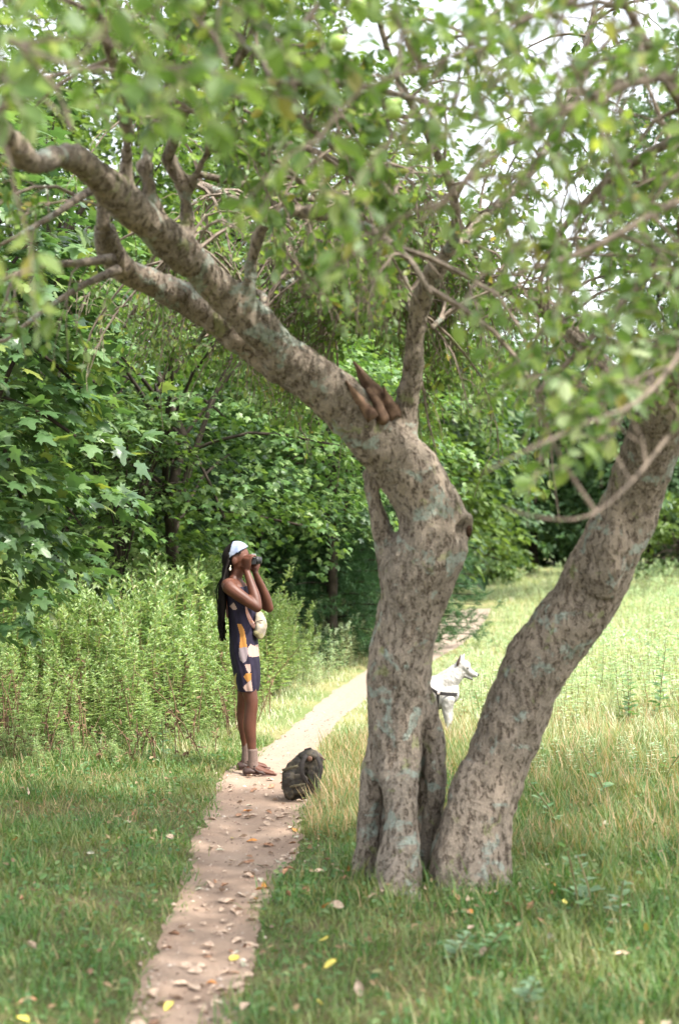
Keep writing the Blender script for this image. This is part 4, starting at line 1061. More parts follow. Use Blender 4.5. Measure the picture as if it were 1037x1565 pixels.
# individual leafy plants in front
def plant_mesh(h, seed, mleaf, nleaf=16, leaf=(0.10, 0.16)):
    rs = np.random.default_rng(seed); b = Bag()
    lx, ly = rs.normal(size=2) * 0.1
    pts = [(0, 0, -0.03), (lx * 0.3, ly * 0.3, h * 0.4), (lx, ly, h)]
    V, F, T = tube(resample(pts, 0.05), 0.004, 5); b.add(V, F, 0)
    s = np.linspace(0.2, 1.0, nleaf); Pn = np.stack([np.interp(s, [0, .4, 1], [p[k] for p in pts]) for k in range(3)], -1)
    a = np.arange(nleaf) * PI / 2 * 1.04 + (np.arange(nleaf) % 2) * PI + rs.normal(size=nleaf) * 0.3
    d = np.stack([np.cos(a), np.sin(a), rs.uniform(0.1, 0.5, nleaf)], -1)
    sc = rs.uniform(*leaf, nleaf) * (1.1 - 0.6 * s)
    V, F = scatter(*TA, Pn, d, np.array([0, 0, 1.0]) + rs.normal(size=(nleaf, 3)) * 0.25, sc, sc * 1.0); b.add(V, F, 1)
    return b.mesh('plant', [M_stem, mleaf])
L_seed = leaf_mat('seedling_leaf', [(0, (0.10, 0.20, 0.08)), (0.6, (0.16, 0.28, 0.12)), (1, (0.24, 0.35, 0.18))], 0.3, 0.45, 0.4)
L_seed2 = leaf_mat('grey_green_seedling_leaf', [(0, (0.11, 0.19, 0.10)), (1, (0.22, 0.31, 0.19))], 0.25, 0.5, 0.4)
plants = [(885, 1400, 0.34, 'leafy seedling with dark green leaves right of the leaning trunk foot', 0), (945, 1420, 0.22, 'grey green seedling in the grass at the lower right', 1), (905, 1385, 0.2, 'pale grey green seedling beside the darker one right of the trunk foot', 1),
          (735, 1470, 0.14, 'small light green seedling in the grass below the leaning trunk', 0), (690, 1475, 0.13, 'small pale seedling below the gap between the trunks', 1), (855, 1270, 0.3, 'green broad leaved plant in the grass behind the leaning trunk', 0),
          (930, 1230, 0.36, 'bushy green plant in the middle of the right hand grass', 0), (800, 1550, 0.12, 'pale green seedling at the bottom edge of the picture', 1), (1010, 1200, 0.34, 'bushy green plant near the right edge of the picture', 0),
          (1005, 1110, 0.7, 'tall upright leafy weed at the right edge of the field', 0), (960, 1115, 0.5, 'upright leafy weed a little left of the tallest one at the right edge', 0), (735, 1100, 0.28, 'leafy weed just right of the white dog', 0),
          (250, 930 + 230, 0.3, 'leafy weed at the front of the goldenrod, left of the woman', 0)]
for i_, (px_, py_, h_, lab, k_) in enumerate(plants):
    g_ = G(px_, py_)
    o = mesh_obj('leafy_plant', plant_mesh(h_, 400 + i_, (L_seed, L_seed2)[k_], 16 if h_ < 0.4 else 34, (0.06, 0.10) if h_ < 0.4 else (0.09, 0.14)))
    o.location = g_; o.rotation_euler = (0, 0, i_ * 1.7); tag(o, lab, 'plant')

# ------------------------------------------------------------------ fallen leaves
def fallen_mesh(seed, m):
    rs = np.random.default_rng(seed); n, k = 7, 5
    V = []
    c1, c2 = rs.uniform(0.4, 2.4), rs.uniform(-0.6, 1.1); wv = rs.uniform(0.55, 0.75)
    for i in range(n):
        s = i / (n - 1); wd = 0.30 * wv * 1.5 * math.sin(PI * min(1, s * 0.96 + 0.04)) ** 0.75 + 0.004
        for j in range(k):
            a = (j / (k - 1) - 0.5) * 2
            V.append((a * wd, s - 0.5, 0.05 + c1 * 0.55 * (a * wd) ** 2 * 2 + c2 * 0.35 * (s - 0.5) ** 2 + rs.normal() * 0.025))
    V = np.array(V); V[:, 2] -= V[:, 2].min()
    b = Bag(); b.add(V, grid_faces(n, k), 0); b.add(V - np.array([0, 0, 0.02]), grid_faces(n, k)[:, ::-1], 0)
    V2, F2, T2 = tube([(0, -0.5, 0.03), (0.02, -0.62, 0.05), (0.05, -0.72, 0.03)], 0.012, 4); b.add(V2, F2, 0)
    return b.mesh('fallen_leaf', [m], True)
M_fl = [plain('dry_leaf_tan', (0.50, 0.375, 0.28), 0.6, 0.35, col2=(0.34, 0.235, 0.17), vscale=3), plain('dry_leaf_brown', (0.36, 0.19, 0.10), 0.6, 0.35, col2=(0.20, 0.10, 0.06), vscale=3),
        plain('dry_leaf_yellow', (0.62, 0.50, 0.10), 0.5, 0.4, col2=(0.50, 0.42, 0.08), vscale=3), plain('dry_leaf_orange', (0.62, 0.26, 0.06), 0.5, 0.4, col2=(0.45, 0.18, 0.05), vscale=3),
        plain('dry_leaf_grey', (0.50, 0.46, 0.36), 0.6, 0.4, col2=(0.30, 0.28, 0.20), vscale=3)]
FL = [[fallen_mesh(500 + 10 * a + b, M_fl[a]) for b in range(4)] for a in range(5)]
names = ['pale tan', 'dark brown', 'yellow', 'orange', 'grey green']
rs = np.random.default_rng(77)
def put_leaf(x, y, kind, where, size, lift=0.0, group=None, label=None):
    o = bpy.data.objects.new('fallen_leaf', FL[kind][rs.integers(4)]); COL.objects.link(o)
    base = float(gz(x, y))
    if where == 'path': base += -0.02
    o.location = (x, y, base + 0.004 + lift); o.scale = (size,) * 3
    tl = 0.22 if where == 'path' else 0.5
    o.rotation_euler = (rs.normal() * tl, rs.normal() * tl, rs.uniform(0, 2 * PI))
    tag(o, label or f'{names[kind]} dry leaf lying {"on the bare dirt path" if where == "path" else "in the short grass beside the path"}', 'leaf', group or (f'{names[kind]} leaves on the path' if where == 'path' else f'{names[kind]} leaves in the grass'))
cnt = 0
while cnt < 240:
    y_ = 4.5 + 6.0 * rs.random() ** 1.25
    l, r = path_lr(y_)
    t = rs.beta(2.2, 0.75) if rs.random() < 0.6 else rs.random()
    x_ = l + 0.03 + (r - l - 0.04) * t
    put_leaf(x_, y_, rs.choice(5, p=[0.72, 0.14, 0.02, 0.03, 0.09]), 'path', rs.uniform(0.025, 0.066))
    cnt += 1
for (px_, py_, k_, s_) in [(225, 1213, 0, .07), (335, 1290, 0, .09), (345, 1296, 0, .085), (330, 1283, 4, .08), (305, 1420, 4, .08), (150, 1400, 0, .07), (60, 1450, 1, .08), (130, 1500, 2, .06), (25, 1440, 1, .08), (200, 1375, 0, .07)]:
    pass
for k in range(70):
    x_ = rs.uniform(-2.0, 2.1); y_ = rs.uniform(4.6, 9.0)
    if path_dist(np.array([x_]), np.array([y_]))[0] < 0.05: continue
    put_leaf(x_, y_, rs.choice(5, p=[0.42, 0.28, 0.10, 0.04, 0.16]), 'grass', rs.uniform(0.035, 0.065), 0.04)
for (px_, py_, k_, s_, lab) in [(505, 1500, 2, 0.055, 'bright yellow leaf low in the grass right of the path'), (497, 1408, 3, 0.055, 'orange leaf caught upright in the grass below the upright trunk'), (495, 1462, 2, 0.055, 'yellow leaf just above the brightest yellow one'),
                                (985, 1442, 2, 0.055, 'yellow leaf in the grass at the lower right edge')]:
    g_ = G(px_, py_); put_leaf(g_.x, g_.y, k_, 'grass', s_, 0.06, group='coloured single leaves', label=lab)

for k in range(46):
    a_ = rs.uniform(0, 2 * PI); r_ = rs.uniform(0.32, 0.75); x_ = 0.42 + 1.1 * r_ * math.cos(a_); y_ = 6.75 + r_ * math.sin(a_) * 0.8
    if path_dist(np.array([x_]), np.array([y_]))[0] < 0.05: continue
    put_leaf(x_, y_, rs.choice(5, p=[0.3, 0.5, 0.03, 0.05, 0.12]), 'grass', rs.uniform(0.03, 0.06), 0.03, group='leaf litter at the tree roots', label='dull dry leaf among the litter in the grass at the foot of the apple trunks')
# ------------------------------------------------------------------ backpack
D_b = G(455, 1220).y
def W(px_, py_, dy=0.0, d0=None): return P(px_, py_, (d0 if d0 else 9) + dy)
def camo():
    m, nt, o = mat('camouflage_nylon')
    tc = N(nt, 'ShaderNodeTexCoord').outputs['Object']
    a = noise_tex(nt, tc, 9, 3, 0.5, 1.0); b_ = noise_tex(nt, tc, 14, 3, 0.5, 1.5)
    c = ramp(nt, a, [(0.0, (0.020, 0.015, 0.009)), (0.48, (0.020, 0.015, 0.009)), (0.52, (0.048, 0.036, 0.020)), (0.60, (0.048, 0.036, 0.020)), (0.64, (0.11, 0.082, 0.058))])
    c = mix(nt, ramp(nt, b_, [(0.55, 0.0), (0.58, 0.9)]), c, (0.02, 0.012, 0.008))
    p = N(nt, 'ShaderNodeBsdfPrincipled'); p.inputs['Roughness'].default_value = 0.75; nt.links.new(c, p.inputs['Base Color'])
    w_ = N(nt, 'ShaderNodeBump'); w_.inputs['Distance'].default_value = 0.004; nt.links.new(noise_tex(nt, tc, 30, 4), w_.inputs['Height']); nt.links.new(w_.outputs[0], p.inputs['Normal'])
    nt.links.new(p.outputs[0], o.inputs[0]); return m
M_camo = camo(); M_strap = plain('dark_webbing', (0.03, 0.022, 0.018), 0.7, var=0.4, vscale=60, bump=0.001)
M_tan = plain('tan_webbing', (0.13, 0.11, 0.07), 0.8, 0.1, var=0.4, vscale=40)
M_brown = plain('brown_lining', (0.16, 0.08, 0.05), 0.7, var=0.4)
dbp = D_b + 0.10
bpb = Vector((P(458, 1200, dbp).x, dbp, float(gz(P(458, 1200, dbp).x, dbp)) - 0.02))
pack = empty('backpack', bpb, 'olive camouflage backpack slumped upright on the edge of the dirt path beside the dry grass', 'backpack')
m_ = dbp / FPX
b = Bag()
def L3(px_, py_, dy=0.0):
    p = P(px_, py_, dbp + dy) - bpb - Vector((0, 0, 0.015)); return np.array(tuple(p))
ellip_chain(b, [(L3(454, 1208), 0.09, 0.088), (L3(451, 1190), 0.105, 0.090), (L3(456, 1170), 0.09, 0.068), (L3(467, 1153), 0.06, 0.040)], side=(0, 1, 0), seg=22)
ellip_chain(b, [(L3(474, 1208), 0.11, 0.075), (L3(477, 1178), 0.10, 0.062), (L3(482, 1158), 0.075, 0.045)], side=(0, 1, 0), seg=18)
ellip_chain(b, [(L3(444, 1207, -0.08), 0.05, 0.045), (L3(444, 1190, -0.09), 0.05, 0.05)], side=(0, 1, 0))
mesh_obj('main_compartment', union_mesh('main_compartment', b, 0.008, [M_camo], 2, bark_disp((), 0.014, 1.0)), pack)
b = Bag(); ellip_chain(b, [(L3(456, 1206, -0.095), 0.035, 0.06), (L3(458, 1186, -0.10), 0.03, 0.058)], side=(0, 1, 0)); 
mesh_obj('front_pocket', union_mesh('front_pocket', b, 0.008, [M_camo], 3, bark_disp((), 0.008, 1.0)), pack)
b = Bag(); ellip_chain(b, [(L3(462, 1152, -0.02), 0.06, 0.028), (L3(474, 1149, -0.01), 0.075, 0.032), (L3(486, 1156, 0.0), 0.06, 0.03)], side=(0, 1, 0))
mesh_obj('top_flap', union_mesh('top_flap', b, 0.007, [M_camo], 3, bark_disp((), 0.007, 1.0)), pack)
def ribbon(bag, pts, width, th=0.003, side=(0, 1, 0), m=0):
    ellip_chain(bag, [(p, width / 2, th) for p in pts], side=side, seg=8, m=m, round_caps=False)
b = Bag(); ribbon(b, [L3(468, 1150, -0.10), L3(462, 1162, -0.125), L3(461, 1178, -0.135), L3(470, 1196, -0.125)], 0.03, 0.004, side=(1, 0, 0)); mesh_obj('shoulder_strap', b.mesh('shoulder_strap', [M_strap], True), pack)
b = Bag(); ribbon(b, [L3(484, 1154, -0.085), L3(489, 1168, -0.105), L3(486, 1186, -0.115), L3(480, 1202, -0.12)], 0.022, 0.004, side=(1, 0, 0)); mesh_obj('shoulder_strap', b.mesh('shoulder_strap', [M_strap], True), pack)
for (a0_, a1_) in (((432, 1173), (455, 1167)), ((431, 1201), (466, 1195))):
    b = Bag(); ribbon(b, [L3(a0_[0] - 0.5, a0_[1], -0.02), L3(a0_[0] + 2, a0_[1], -0.085), L3((a0_[0] + a1_[0]) / 2, (a0_[1] + a1_[1]) / 2, -0.135), L3(a1_[0], a1_[1], -0.145)], 0.016, 0.004, side=(0, 0, 1))
    o = mesh_obj('compression_strap', b.mesh('compression_strap', [M_tan], True), pack)
b = Bag(); add_tube(b, [L3(464, 1149), L3(466, 1142), L3(474, 1140), L3(480, 1146), L3(482, 1151)], 0.006, 8); mesh_obj('handle', b.mesh('handle', [M_strap], True), pack)
b = Bag(); add_tube(b, [L3(484, 1150, -0.03), L3(490, 1153, -0.04), L3(497, 1158, -0.05)], 0.004, 6); ellipsoid(b, L3(473, 1156, -0.09), (0.018, 0.01, 0.018)); mesh_obj('buckle', b.mesh('buckle', [M_brown], True), pack)

# ------------------------------------------------------------------ woman with camera
fw = G(395, 1177)
d0 = fw.y
pb = Vector((G(385, 1177).x, d0, float(gz(G(385, 1177).x, d0)) - 0.022))
M_skin = plain('brown_skin', (0.10, 0.037, 0.021), 0.5, 0.3, col2=(0.07, 0.025, 0.015), vscale=10, sub=0.05)
M_hair = plain('black_braids', (0.010, 0.007, 0.006), 0.75, 0.12, var=0.5, vscale=80)
M_band = plain('pale_blue_headscarf', (0.30, 0.33, 0.41), 0.85, 0.05, col2=(0.16, 0.19, 0.28), vscale=22, bump=0.008, bscale=38)
M_navy = plain('navy_cotton', (0.020, 0.015, 0.032), 0.75, 0.2, col2=(0.012, 0.009, 0.020), vscale=14, bump=0.004, bscale=16)
M_dor = plain('orange_print', (0.40, 0.18, 0.045), 0.75, 0.2, var=0.1); M_dli = plain('lilac_grey_print', (0.27, 0.215, 0.225), 0.75, 0.2, var=0.15); M_dpk = plain('pale_pink_print', (0.40, 0.27, 0.225), 0.75, 0.2, var=0.1); M_dye = plain('olive_yellow_print', (0.38, 0.33, 0.10), 0.75, 0.2, var=0.1)
M_sock = plain('grey_brown_sock', (0.17, 0.12, 0.10), 0.9, 0.1, var=0.3, vscale=90, bump=0.001)
M_sole = plain('dark_rubber_sole', (0.10, 0.055, 0.045), 0.7, var=0.2); M_sandal = plain('dark_brown_leather', (0.06, 0.032, 0.026), 0.55, var=0.4, vscale=30)
person = empty('person', pb, 'woman in navy patterned sleeveless dress and pale headscarf raising a camera to her eye', 'person')
def H(px_, py_, dy=0.0):
    # the figure is modelled around its own depth; pixel measures are converted once at that depth
    p = P(px_, py_, d0) - pb
    return np.array([p.x, dy, p.z - 0.022])
u = d0 / FPX
b = Bag()
# torso
ellip_chain(b, [(H(374.5, 1010), 0.135, 0.080), (H(374, 985), 0.14, 0.088), (H(372, 955), 0.13, 0.085), (H(369, 925), 0.14, 0.088), (H(365, 902), 0.15, 0.085), (H(359, 888), 0.12, 0.06), (H(357, 882), 0.07, 0.045)])
# neck, head
ellip_chain(b, [(H(356, 888), 0.052, 0.050), (H(361, 874), 0.047, 0.047), (H(364, 862), 0.05, 0.05)])
ellipsoid(b, H(362, 846), (0.088, 0.075, 0.098)); ellipsoid(b, H(366, 857), (0.070, 0.060, 0.062)); ellipsoid(b, H(372, 866), (0.030, 0.032, 0.022))
ellip_chain(b, [(H(378, 848), 0.010, 0.010), (H(382, 855), 0.013, 0.012)])        # nose
ellip_chain(b, [(H(378.5, 860), 0.018, 0.008), (H(379.5, 862), 0.02, 0.007)]); ellip_chain(b, [(H(378, 864.5), 0.018, 0.008), (H(377.5, 865), 0.018, 0.008)])   # lips
for s in (-1, 1): ellipsoid(b, H(359, 853, s * 0.074), (0.020, 0.009, 0.030))
# shoulders + arms
def limb(pts): 
    b_ = b
    ellip_chain(b_, [(p, r, r) for p, r in pts], side=(0, 1, 0), seg=16)
wristN, wristF = H(378, 868, -0.075), H(389, 871, 0.045)
limb([(H(356, 888, -0.09), 0.045), (H(351, 889, -0.15), 0.052), (H(357, 895, -0.185), 0.049), (H(375, 908, -0.20), 0.043), (H(394, 921, -0.195), 0.036)])
limb([(H(395, 922, -0.195), 0.036), (H(392, 908, -0.165), 0.040), (H(386, 890, -0.125), 0.033), (wristN, 0.023)])
limb([(H(362, 887, 0.09), 0.045), (H(360, 889, 0.14), 0.050), (H(370, 898, 0.165), 0.046), (H(390, 914, 0.17), 0.040), (H(408, 925, 0.165), 0.035)])
limb([(H(409, 926, 0.165), 0.035), (H(405, 912, 0.14), 0.038), (H(398, 893, 0.10), 0.032), (wristF, 0.022)])
# hands: palm + five fingers each, closed round the camera body
def hand(wr, palm_dir, fold, across, s):
    pd_ = nrm(np.array(palm_dir, float)); ac = nrm(np.array(across, float)); fo = nrm(np.array(fold, float))
    c = wr + pd_ * 0.045
    ellip_chain(b, [(wr + pd_ * 0.004, 0.021, 0.018), (c, 0.036, 0.016), (wr + pd_ * 0.085, 0.038, 0.013)], side=tuple(ac), seg=14)
    for k, (off, ln) in enumerate([(-0.030, 0.060), (-0.010, 0.070), (0.010, 0.066), (0.029, 0.052)]):
        r0 = wr + pd_ * 0.085 + ac * off
        p1 = r0 + (pd_ * 0.75 + fo * 0.55) * ln * 0.45; p2 = p1 + (pd_ * 0.15 + fo * 1.0) * ln * 0.38; p3 = p2 + (pd_ * -0.35 + fo * 0.8) * ln * 0.28
        ellip_chain(b, [(r0, 0.0092, 0.0092), (p1, 0.0085, 0.0085), (p2, 0.0078, 0.0078), (p3, 0.007, 0.007)], seg=8)
    t0 = wr + pd_ * 0.03 + ac * (-0.032) * s
    ellip_chain(b, [(t0, 0.013, 0.013), (t0 + (pd_ * 0.5 - ac * 0.6 * s + fo * 0.5) * 0.035, 0.011, 0.011), (t0 + (pd_ * 1.0 - ac * 0.5 * s + fo * 0.9) * 0.055, 0.009, 0.009)], seg=8)
hand(wristN, (0.05, -0.12, 1.0), (0.75, 0.5, 0.1), (0.9, -0.6, 0), 1)
hand(wristF, (0.02, 0.15, 1.0), (0.2, -1.0, 0.1), (0.9, 0.1, 0.1), 1)
# legs
limb([(H(375, 1000, -0.065), 0.074), (H(378.5, 1035, -0.078), 0.060), (H(385, 1064, -0.085), 0.048), (H(384, 1085, -0.085), 0.046), (H(383, 1105, -0.085), 0.045), (H(386, 1135, -0.085), 0.032), (H(388, 1160, -0.085), 0.030)])
limb([(H(373, 1000, 0.065), 0.074), (H(373, 1035, 0.078), 0.058), (H(371, 1064, 0.10), 0.047), (H(369, 1085, 0.13), 0.045), (H(370, 1105, 0.14), 0.044), (H(373, 1135, 0.15), 0.031), (H(375, 1155, 0.16), 0.029)])
# feet
ellip_chain(b, [(H(383, 1168, -0.085), 0.032, 0.034), (H(392, 1168, -0.087), 0.036, 0.034), (H(404, 1171, -0.09), 0.042, 0.022), (H(417, 1173.5, -0.095), 0.044, 0.014)], side=(0, 1, 0))
ellip_chain(b, [(H(370, 1167, 0.16), 0.031, 0.032), (H(379, 1167, 0.165), 0.035, 0.032), (H(391, 1170, 0.19), 0.041, 0.021), (H(402, 1172.5, 0.21), 0.042, 0.013)], side=(0, 1, 0))
for fy, ox in ((-0.095, 417), (0.21, 402)):
    for k in range(5): ellip_chain(b, [(H(ox + 1 - k * 0.5, 1173.5, fy - 0.032 + k * 0.016), 0.010 - 0.0008 * k, 0.009), (H(ox + 5 - k * 1.1, 1174.5, fy - 0.036 + k * 0.017), 0.009 - 0.0008 * k, 0.008)], seg=8)
body_me = union_mesh('body', b, 0.0055, [M_skin], 3)
mesh_obj('body', body_me, person)
# eyes
for s in (-1, 1):
    b = Bag(); ellipsoid(b, H(377.5, 847, s * 0.030), (0.012, 0.012, 0.011), seg=12, rings=8, m=0); ellipsoid(b, H(379.5, 847, s * 0.030), (0.005, 0.005, 0.005), seg=8, rings=6, m=1)
    mesh_obj('eye', b.mesh('eye', [plain('eye_white', (0.7, 0.68, 0.64), 0.3), M_hair], True), person)
# dress
b = Bag()
prof = [(1050, 379, 0.150, 0.078), (1040, 378.5, 0.160, 0.088), (1020, 377, 0.168, 0.098), (991, 373.5, 0.172, 0.105), (965, 372, 0.160, 0.101), (945, 371, 0.152, 0.100), (925, 369.5, 0.155, 0.099), (905, 366, 0.158, 0.094), (893, 362, 0.150, 0.080)]
A = resample([(*H(cx, py), ra, rb) for py, cx, ra, rb in prof], 0.005)
seg = 180; V = []
ang = np.arange(seg) * 2 * PI / seg
for i_, row in enumerate(A):
    fold = 1 + 0.018 * np.sin(ang * 7 + row[2] * 4) * np.clip(1 - (row[2] - 0.6) / 0.5, 0.15, 1) + 0.012 * np.sin(ang * 13 + row[2] * 20)
    V.append(np.stack([row[0] + row[4] * np.cos(ang) * fold, row[3] * np.sin(ang) * fold, np.full(seg, row[2]) + 0.012 * np.cos(ang) * (1 if i_ > len(A) - 12 else 0)], -1))
V = np.concatenate(V); n = len(A)
ii = np.arange(n - 1)[:, None]; jj = np.arange(seg)[None, :]; kk = (jj + 1) % seg
F = np.stack([ii * seg + jj, ii * seg + kk, (ii + 1) * seg + kk, (ii + 1) * seg + jj], -1).reshape(-1, 4)
cen = V[F].mean(1)
# printed shapes, measured on her right side
pxz = (cen[:, 0] / u + (H(0, 0)[0] * 0)); ref = H(370, 1000); sxp = 370 + (cen[:, 0] - ref[0]) / u; syp = 1000 - (cen[:, 2] - ref[2]) / u
nearside = cen[:, 1] < 0.0
mi = np.zeros(len(F), int)
def ell(cx, cy, rx, ry, m_, side=None, slope=0.0):
    q = (((sxp - cx - slope * (syp - cy)) / rx) ** 2 + ((syp - cy) / ry) ** 2 < 1) & (nearside if side is None else ~nearside)
    mi[q] = m_
def poly(pts, m_, far=False):
    X_ = np.array([280 + p[0] / 3.555 for p in pts]); Y_ = np.array([800 + p[1] / 3.555 for p in pts]); ins_ = np.zeros(len(sxp), bool); k2 = len(pts) - 1
    for k1 in range(len(pts)):
        c_ = ((Y_[k1] > syp) != (Y_[k2] > syp)) & (sxp < (X_[k2] - X_[k1]) * (syp - Y_[k1]) / (Y_[k2] - Y_[k1] + 1e-9) + X_[k1]); ins_ ^= c_; k2 = k1
    mi[ins_ & (~nearside if far else nearside)] = m_
poly([(300, 522), (322, 524), (338, 552), (348, 600), (354, 645), (312, 652), (318, 610), (314, 570)], 1)
poly([(312, 652), (354, 645), (361, 682), (350, 722), (334, 731), (318, 716), (310, 684)], 2)
poly([(356, 655), (372, 632), (390, 642), (420, 636), (420, 700), (392, 703), (364, 697)], 3)
poly([(342, 740), (372, 736), (376, 775), (366, 792), (352, 768)], 3); poly([(336, 805), (350, 786), (377, 788), (377, 822), (356, 834)], 1)
poly([(377, 822), (384, 884), (350, 884), (332, 862), (354, 838)], 3); poly([(272, 822), (297, 786), (290, 835), (302, 884), (286, 870)], 4)
poly([(256, 432), (282, 408), (302, 446), (280, 450)], 3)
poly([(300, 500), (350, 520), (340, 600), (300, 640)], 3, True); poly([(330, 700), (370, 690), (380, 800), (345, 820)], 1, True); poly([(270, 700), (300, 690), (310, 860), (280, 840)], 2, True)
b.add(V, F[mi == 0], 0)
for q in range(1, 5): b.F.append((F[mi == q], q))
dress = mesh_obj('dress', b.mesh('dress', [M_navy, M_dor, M_dli, M_dpk, M_dye], True), person)
sm = dress.modifiers.new('thickness', 'SOLIDIFY'); sm.thickness = 0.004; sm.offset = -1
# shoulder straps / bodice top
b = Bag()
for s in (-1, 1):
    ribbon(b, [H(352, 899, s * 0.10), H(351, 888, s * 0.095), H(356, 881.5, s * 0.085), H(364, 886, s * 0.085), H(374, 897, s * 0.09)], 0.035, 0.006, side=(0, 1, 0.2))
mesh_obj('dress_strap', b.mesh('dress_strap', [M_navy], True), person)
# hair: scalp cap and long braids
b = Bag()
ellipsoid(b, H(359.5, 845), (0.094, 0.086, 0.100)); V = np.concatenate(b.V)
rs = np.random.default_rng(9)
b = Bag()
# cap = back part of the scalp
def cap(bag, c, r, keepf, m=0, th=0.004, seg=110, rings=80):
    t_ = Bag(); ellipsoid(t_, c, r, seg=seg, rings=rings); VV = np.concatenate(t_.V)
    for f, _ in t_.F:
        cc = VV[f].mean(1); k_ = keepf(cc)
        bag.F.append((f[k_] + bag.n, m))
    bag.V.append(VV); bag.n += len(VV)
hc = H(362, 845)
cap(b, hc, (0.096, 0.083, 0.105), lambda c: ((c[:, 0] - hc[0]) < 0.035) & ((c[:, 2] - hc[2]) > -0.075 - 0.0 * c[:, 0]) & (((c[:, 0] - hc[0]) < -0.03) | ((c[:, 2] - hc[2]) > 0.015)))
ellipsoid(b, H(351, 850), (0.058, 0.072, 0.098)); ellipsoid(b, H(345, 872), (0.030, 0.082, 0.075))
for k in range(150):
    a = rs.uniform(-1, 1); s0 = rs.uniform(0, 1)
    st0 = np.array([hc[0] - 0.098 + 0.05 * abs(a), a * 0.075, hc[2] + 0.03 - 0.09 * s0])
    end_y = rs.uniform(0.6, 1.0)
    yy = a * 0.10
    pts = [st0, H(342 + 3 * abs(a), 870, yy * 0.9), H(340.5 + rs.normal() * 2.6, 895, yy), H(339 + rs.normal() * 2.4, 925, yy), H(338.5 + rs.normal() * 2, 925 + 26 * end_y, yy * 0.9), H(340 + rs.normal() * 2, 925 + 50 * end_y, yy * 0.85)]
    AA = resample(pts, 0.03); add_tube(b, AA, 0.0062 * (1 + 0.15 * np.sin(np.arange(len(AA)) * 2.2)) * np.linspace(1, 0.6, len(AA)), 5)
for k in range(18):   # braids falling over the near shoulder blade
    pts = [np.array([hc[0] - 0.055, -0.07, hc[2] - 0.02 - 0.002 * k]), H(345, 872, -0.10), H(343 + rs.normal(), 892, -0.16), H(343 + rs.normal() * 1.4, 915, -0.155), H(344 + rs.normal() * 1.5, 945, -0.13)]
    AA = resample(pts, 0.03); add_tube(b, AA, 0.006 * np.linspace(1, 0.6, len(AA)), 5)
mesh_obj('hair', b.mesh('hair', [M_hair], True), person)
# headscarf
b = Bag()
lo = lambda c: (c[:, 2] - hc[2]) > (0.020 + 0.62 * (c[:, 0] - hc[0]))
cap(b, hc, (0.102, 0.089, 0.108), lambda c: lo(c) & ((c[:, 0] - hc[0]) > -0.055 + 0.25 * (c[:, 2] - hc[2])))
hb = mesh_obj('headscarf', b.mesh('headscarf', [M_band], True), person)
sm = hb.modifiers.new('thickness', 'SOLIDIFY'); sm.thickness = 0.006
M_gold = plain('pale_earring', (0.8, 0.72, 0.55), 0.3, 0.6)
b = Bag(); ellipsoid(b, H(353, 865, -0.083), (0.008, 0.006, 0.013), seg=10, rings=8); add_tube(b, [H(354, 859, -0.082), H(353, 863, -0.083)], 0.002, 5); mesh_obj('earring', b.mesh('earring', [M_gold], True), person)
# socks and sandals
for (kx, ky, tx, dy, dy2) in ((387.5, 1137, 0, -0.085, -0.09), (374.5, 1134, -14, 0.155, 0.19)):
    b = Bag(); ex = tx
    ax = 388 if tx == 0 else 375
    ellip_chain(b, [(H(kx - 0.5, ky, dy), 0.035, 0.035), (H(ax - 0.5, 1150, dy), 0.034, 0.034), (H(ax - 0.5, 1160, dy), 0.036, 0.037), (H(ax + 1, 1167, dy), 0.039, 0.038)], seg=16, round_caps=False)
    mesh_obj('sock', b.mesh('sock', [M_sock], True), person)
    root = Bag()
    hx = 377 if tx == 0 else 364
    ellip_chain(root, [(H(hx, 1175.3, dy), 0.036, 0.011), (H(hx + 14, 1175.5, dy), 0.040, 0.011), (H(hx + 30, 1176.3, dy2), 0.050, 0.010), (H(hx + 45, 1176.2, dy2 - 0.004), 0.042, 0.009)], side=(0, 1, 0), seg=18)
    so = mesh_obj('sandal', root.mesh('sandal', [M_sole], True), person)
    b = Bag()
    ellip_chain(b, [(H(hx + 1, 1171, dy), 0.042, 0.030), (H(hx + 7, 1170, dy), 0.044, 0.030), (H(hx + 13, 1171, dy), 0.042, 0.022)], side=(0, 1, 0), seg=18)
    ellip_chain(b, [(H(hx + 21, 1171.5, dy2), 0.046, 0.022), (H(hx + 26, 1172.3, dy2), 0.048, 0.018)], side=(0, 1, 0), seg=18)
    for ss in (-1, 1): ribbon(b, [H(hx + 12, 1166, dy + ss * 0.035), H(hx + 20, 1171, dy2 + ss * 0.040), H(hx + 30, 1174, dy2 + ss * 0.042)], 0.014, 0.004, side=(0, 0, 1))
    ribbon(b, [H(hx + 13, 1163, dy - 0.04), H(hx + 15.5, 1160.5, dy), H(hx + 13, 1163, dy + 0.04)], 0.016, 0.004, side=(1, 0, 0))
    mesh_obj('sandal_strap', b.mesh('sandal_strap', [M_sandal], True), so)

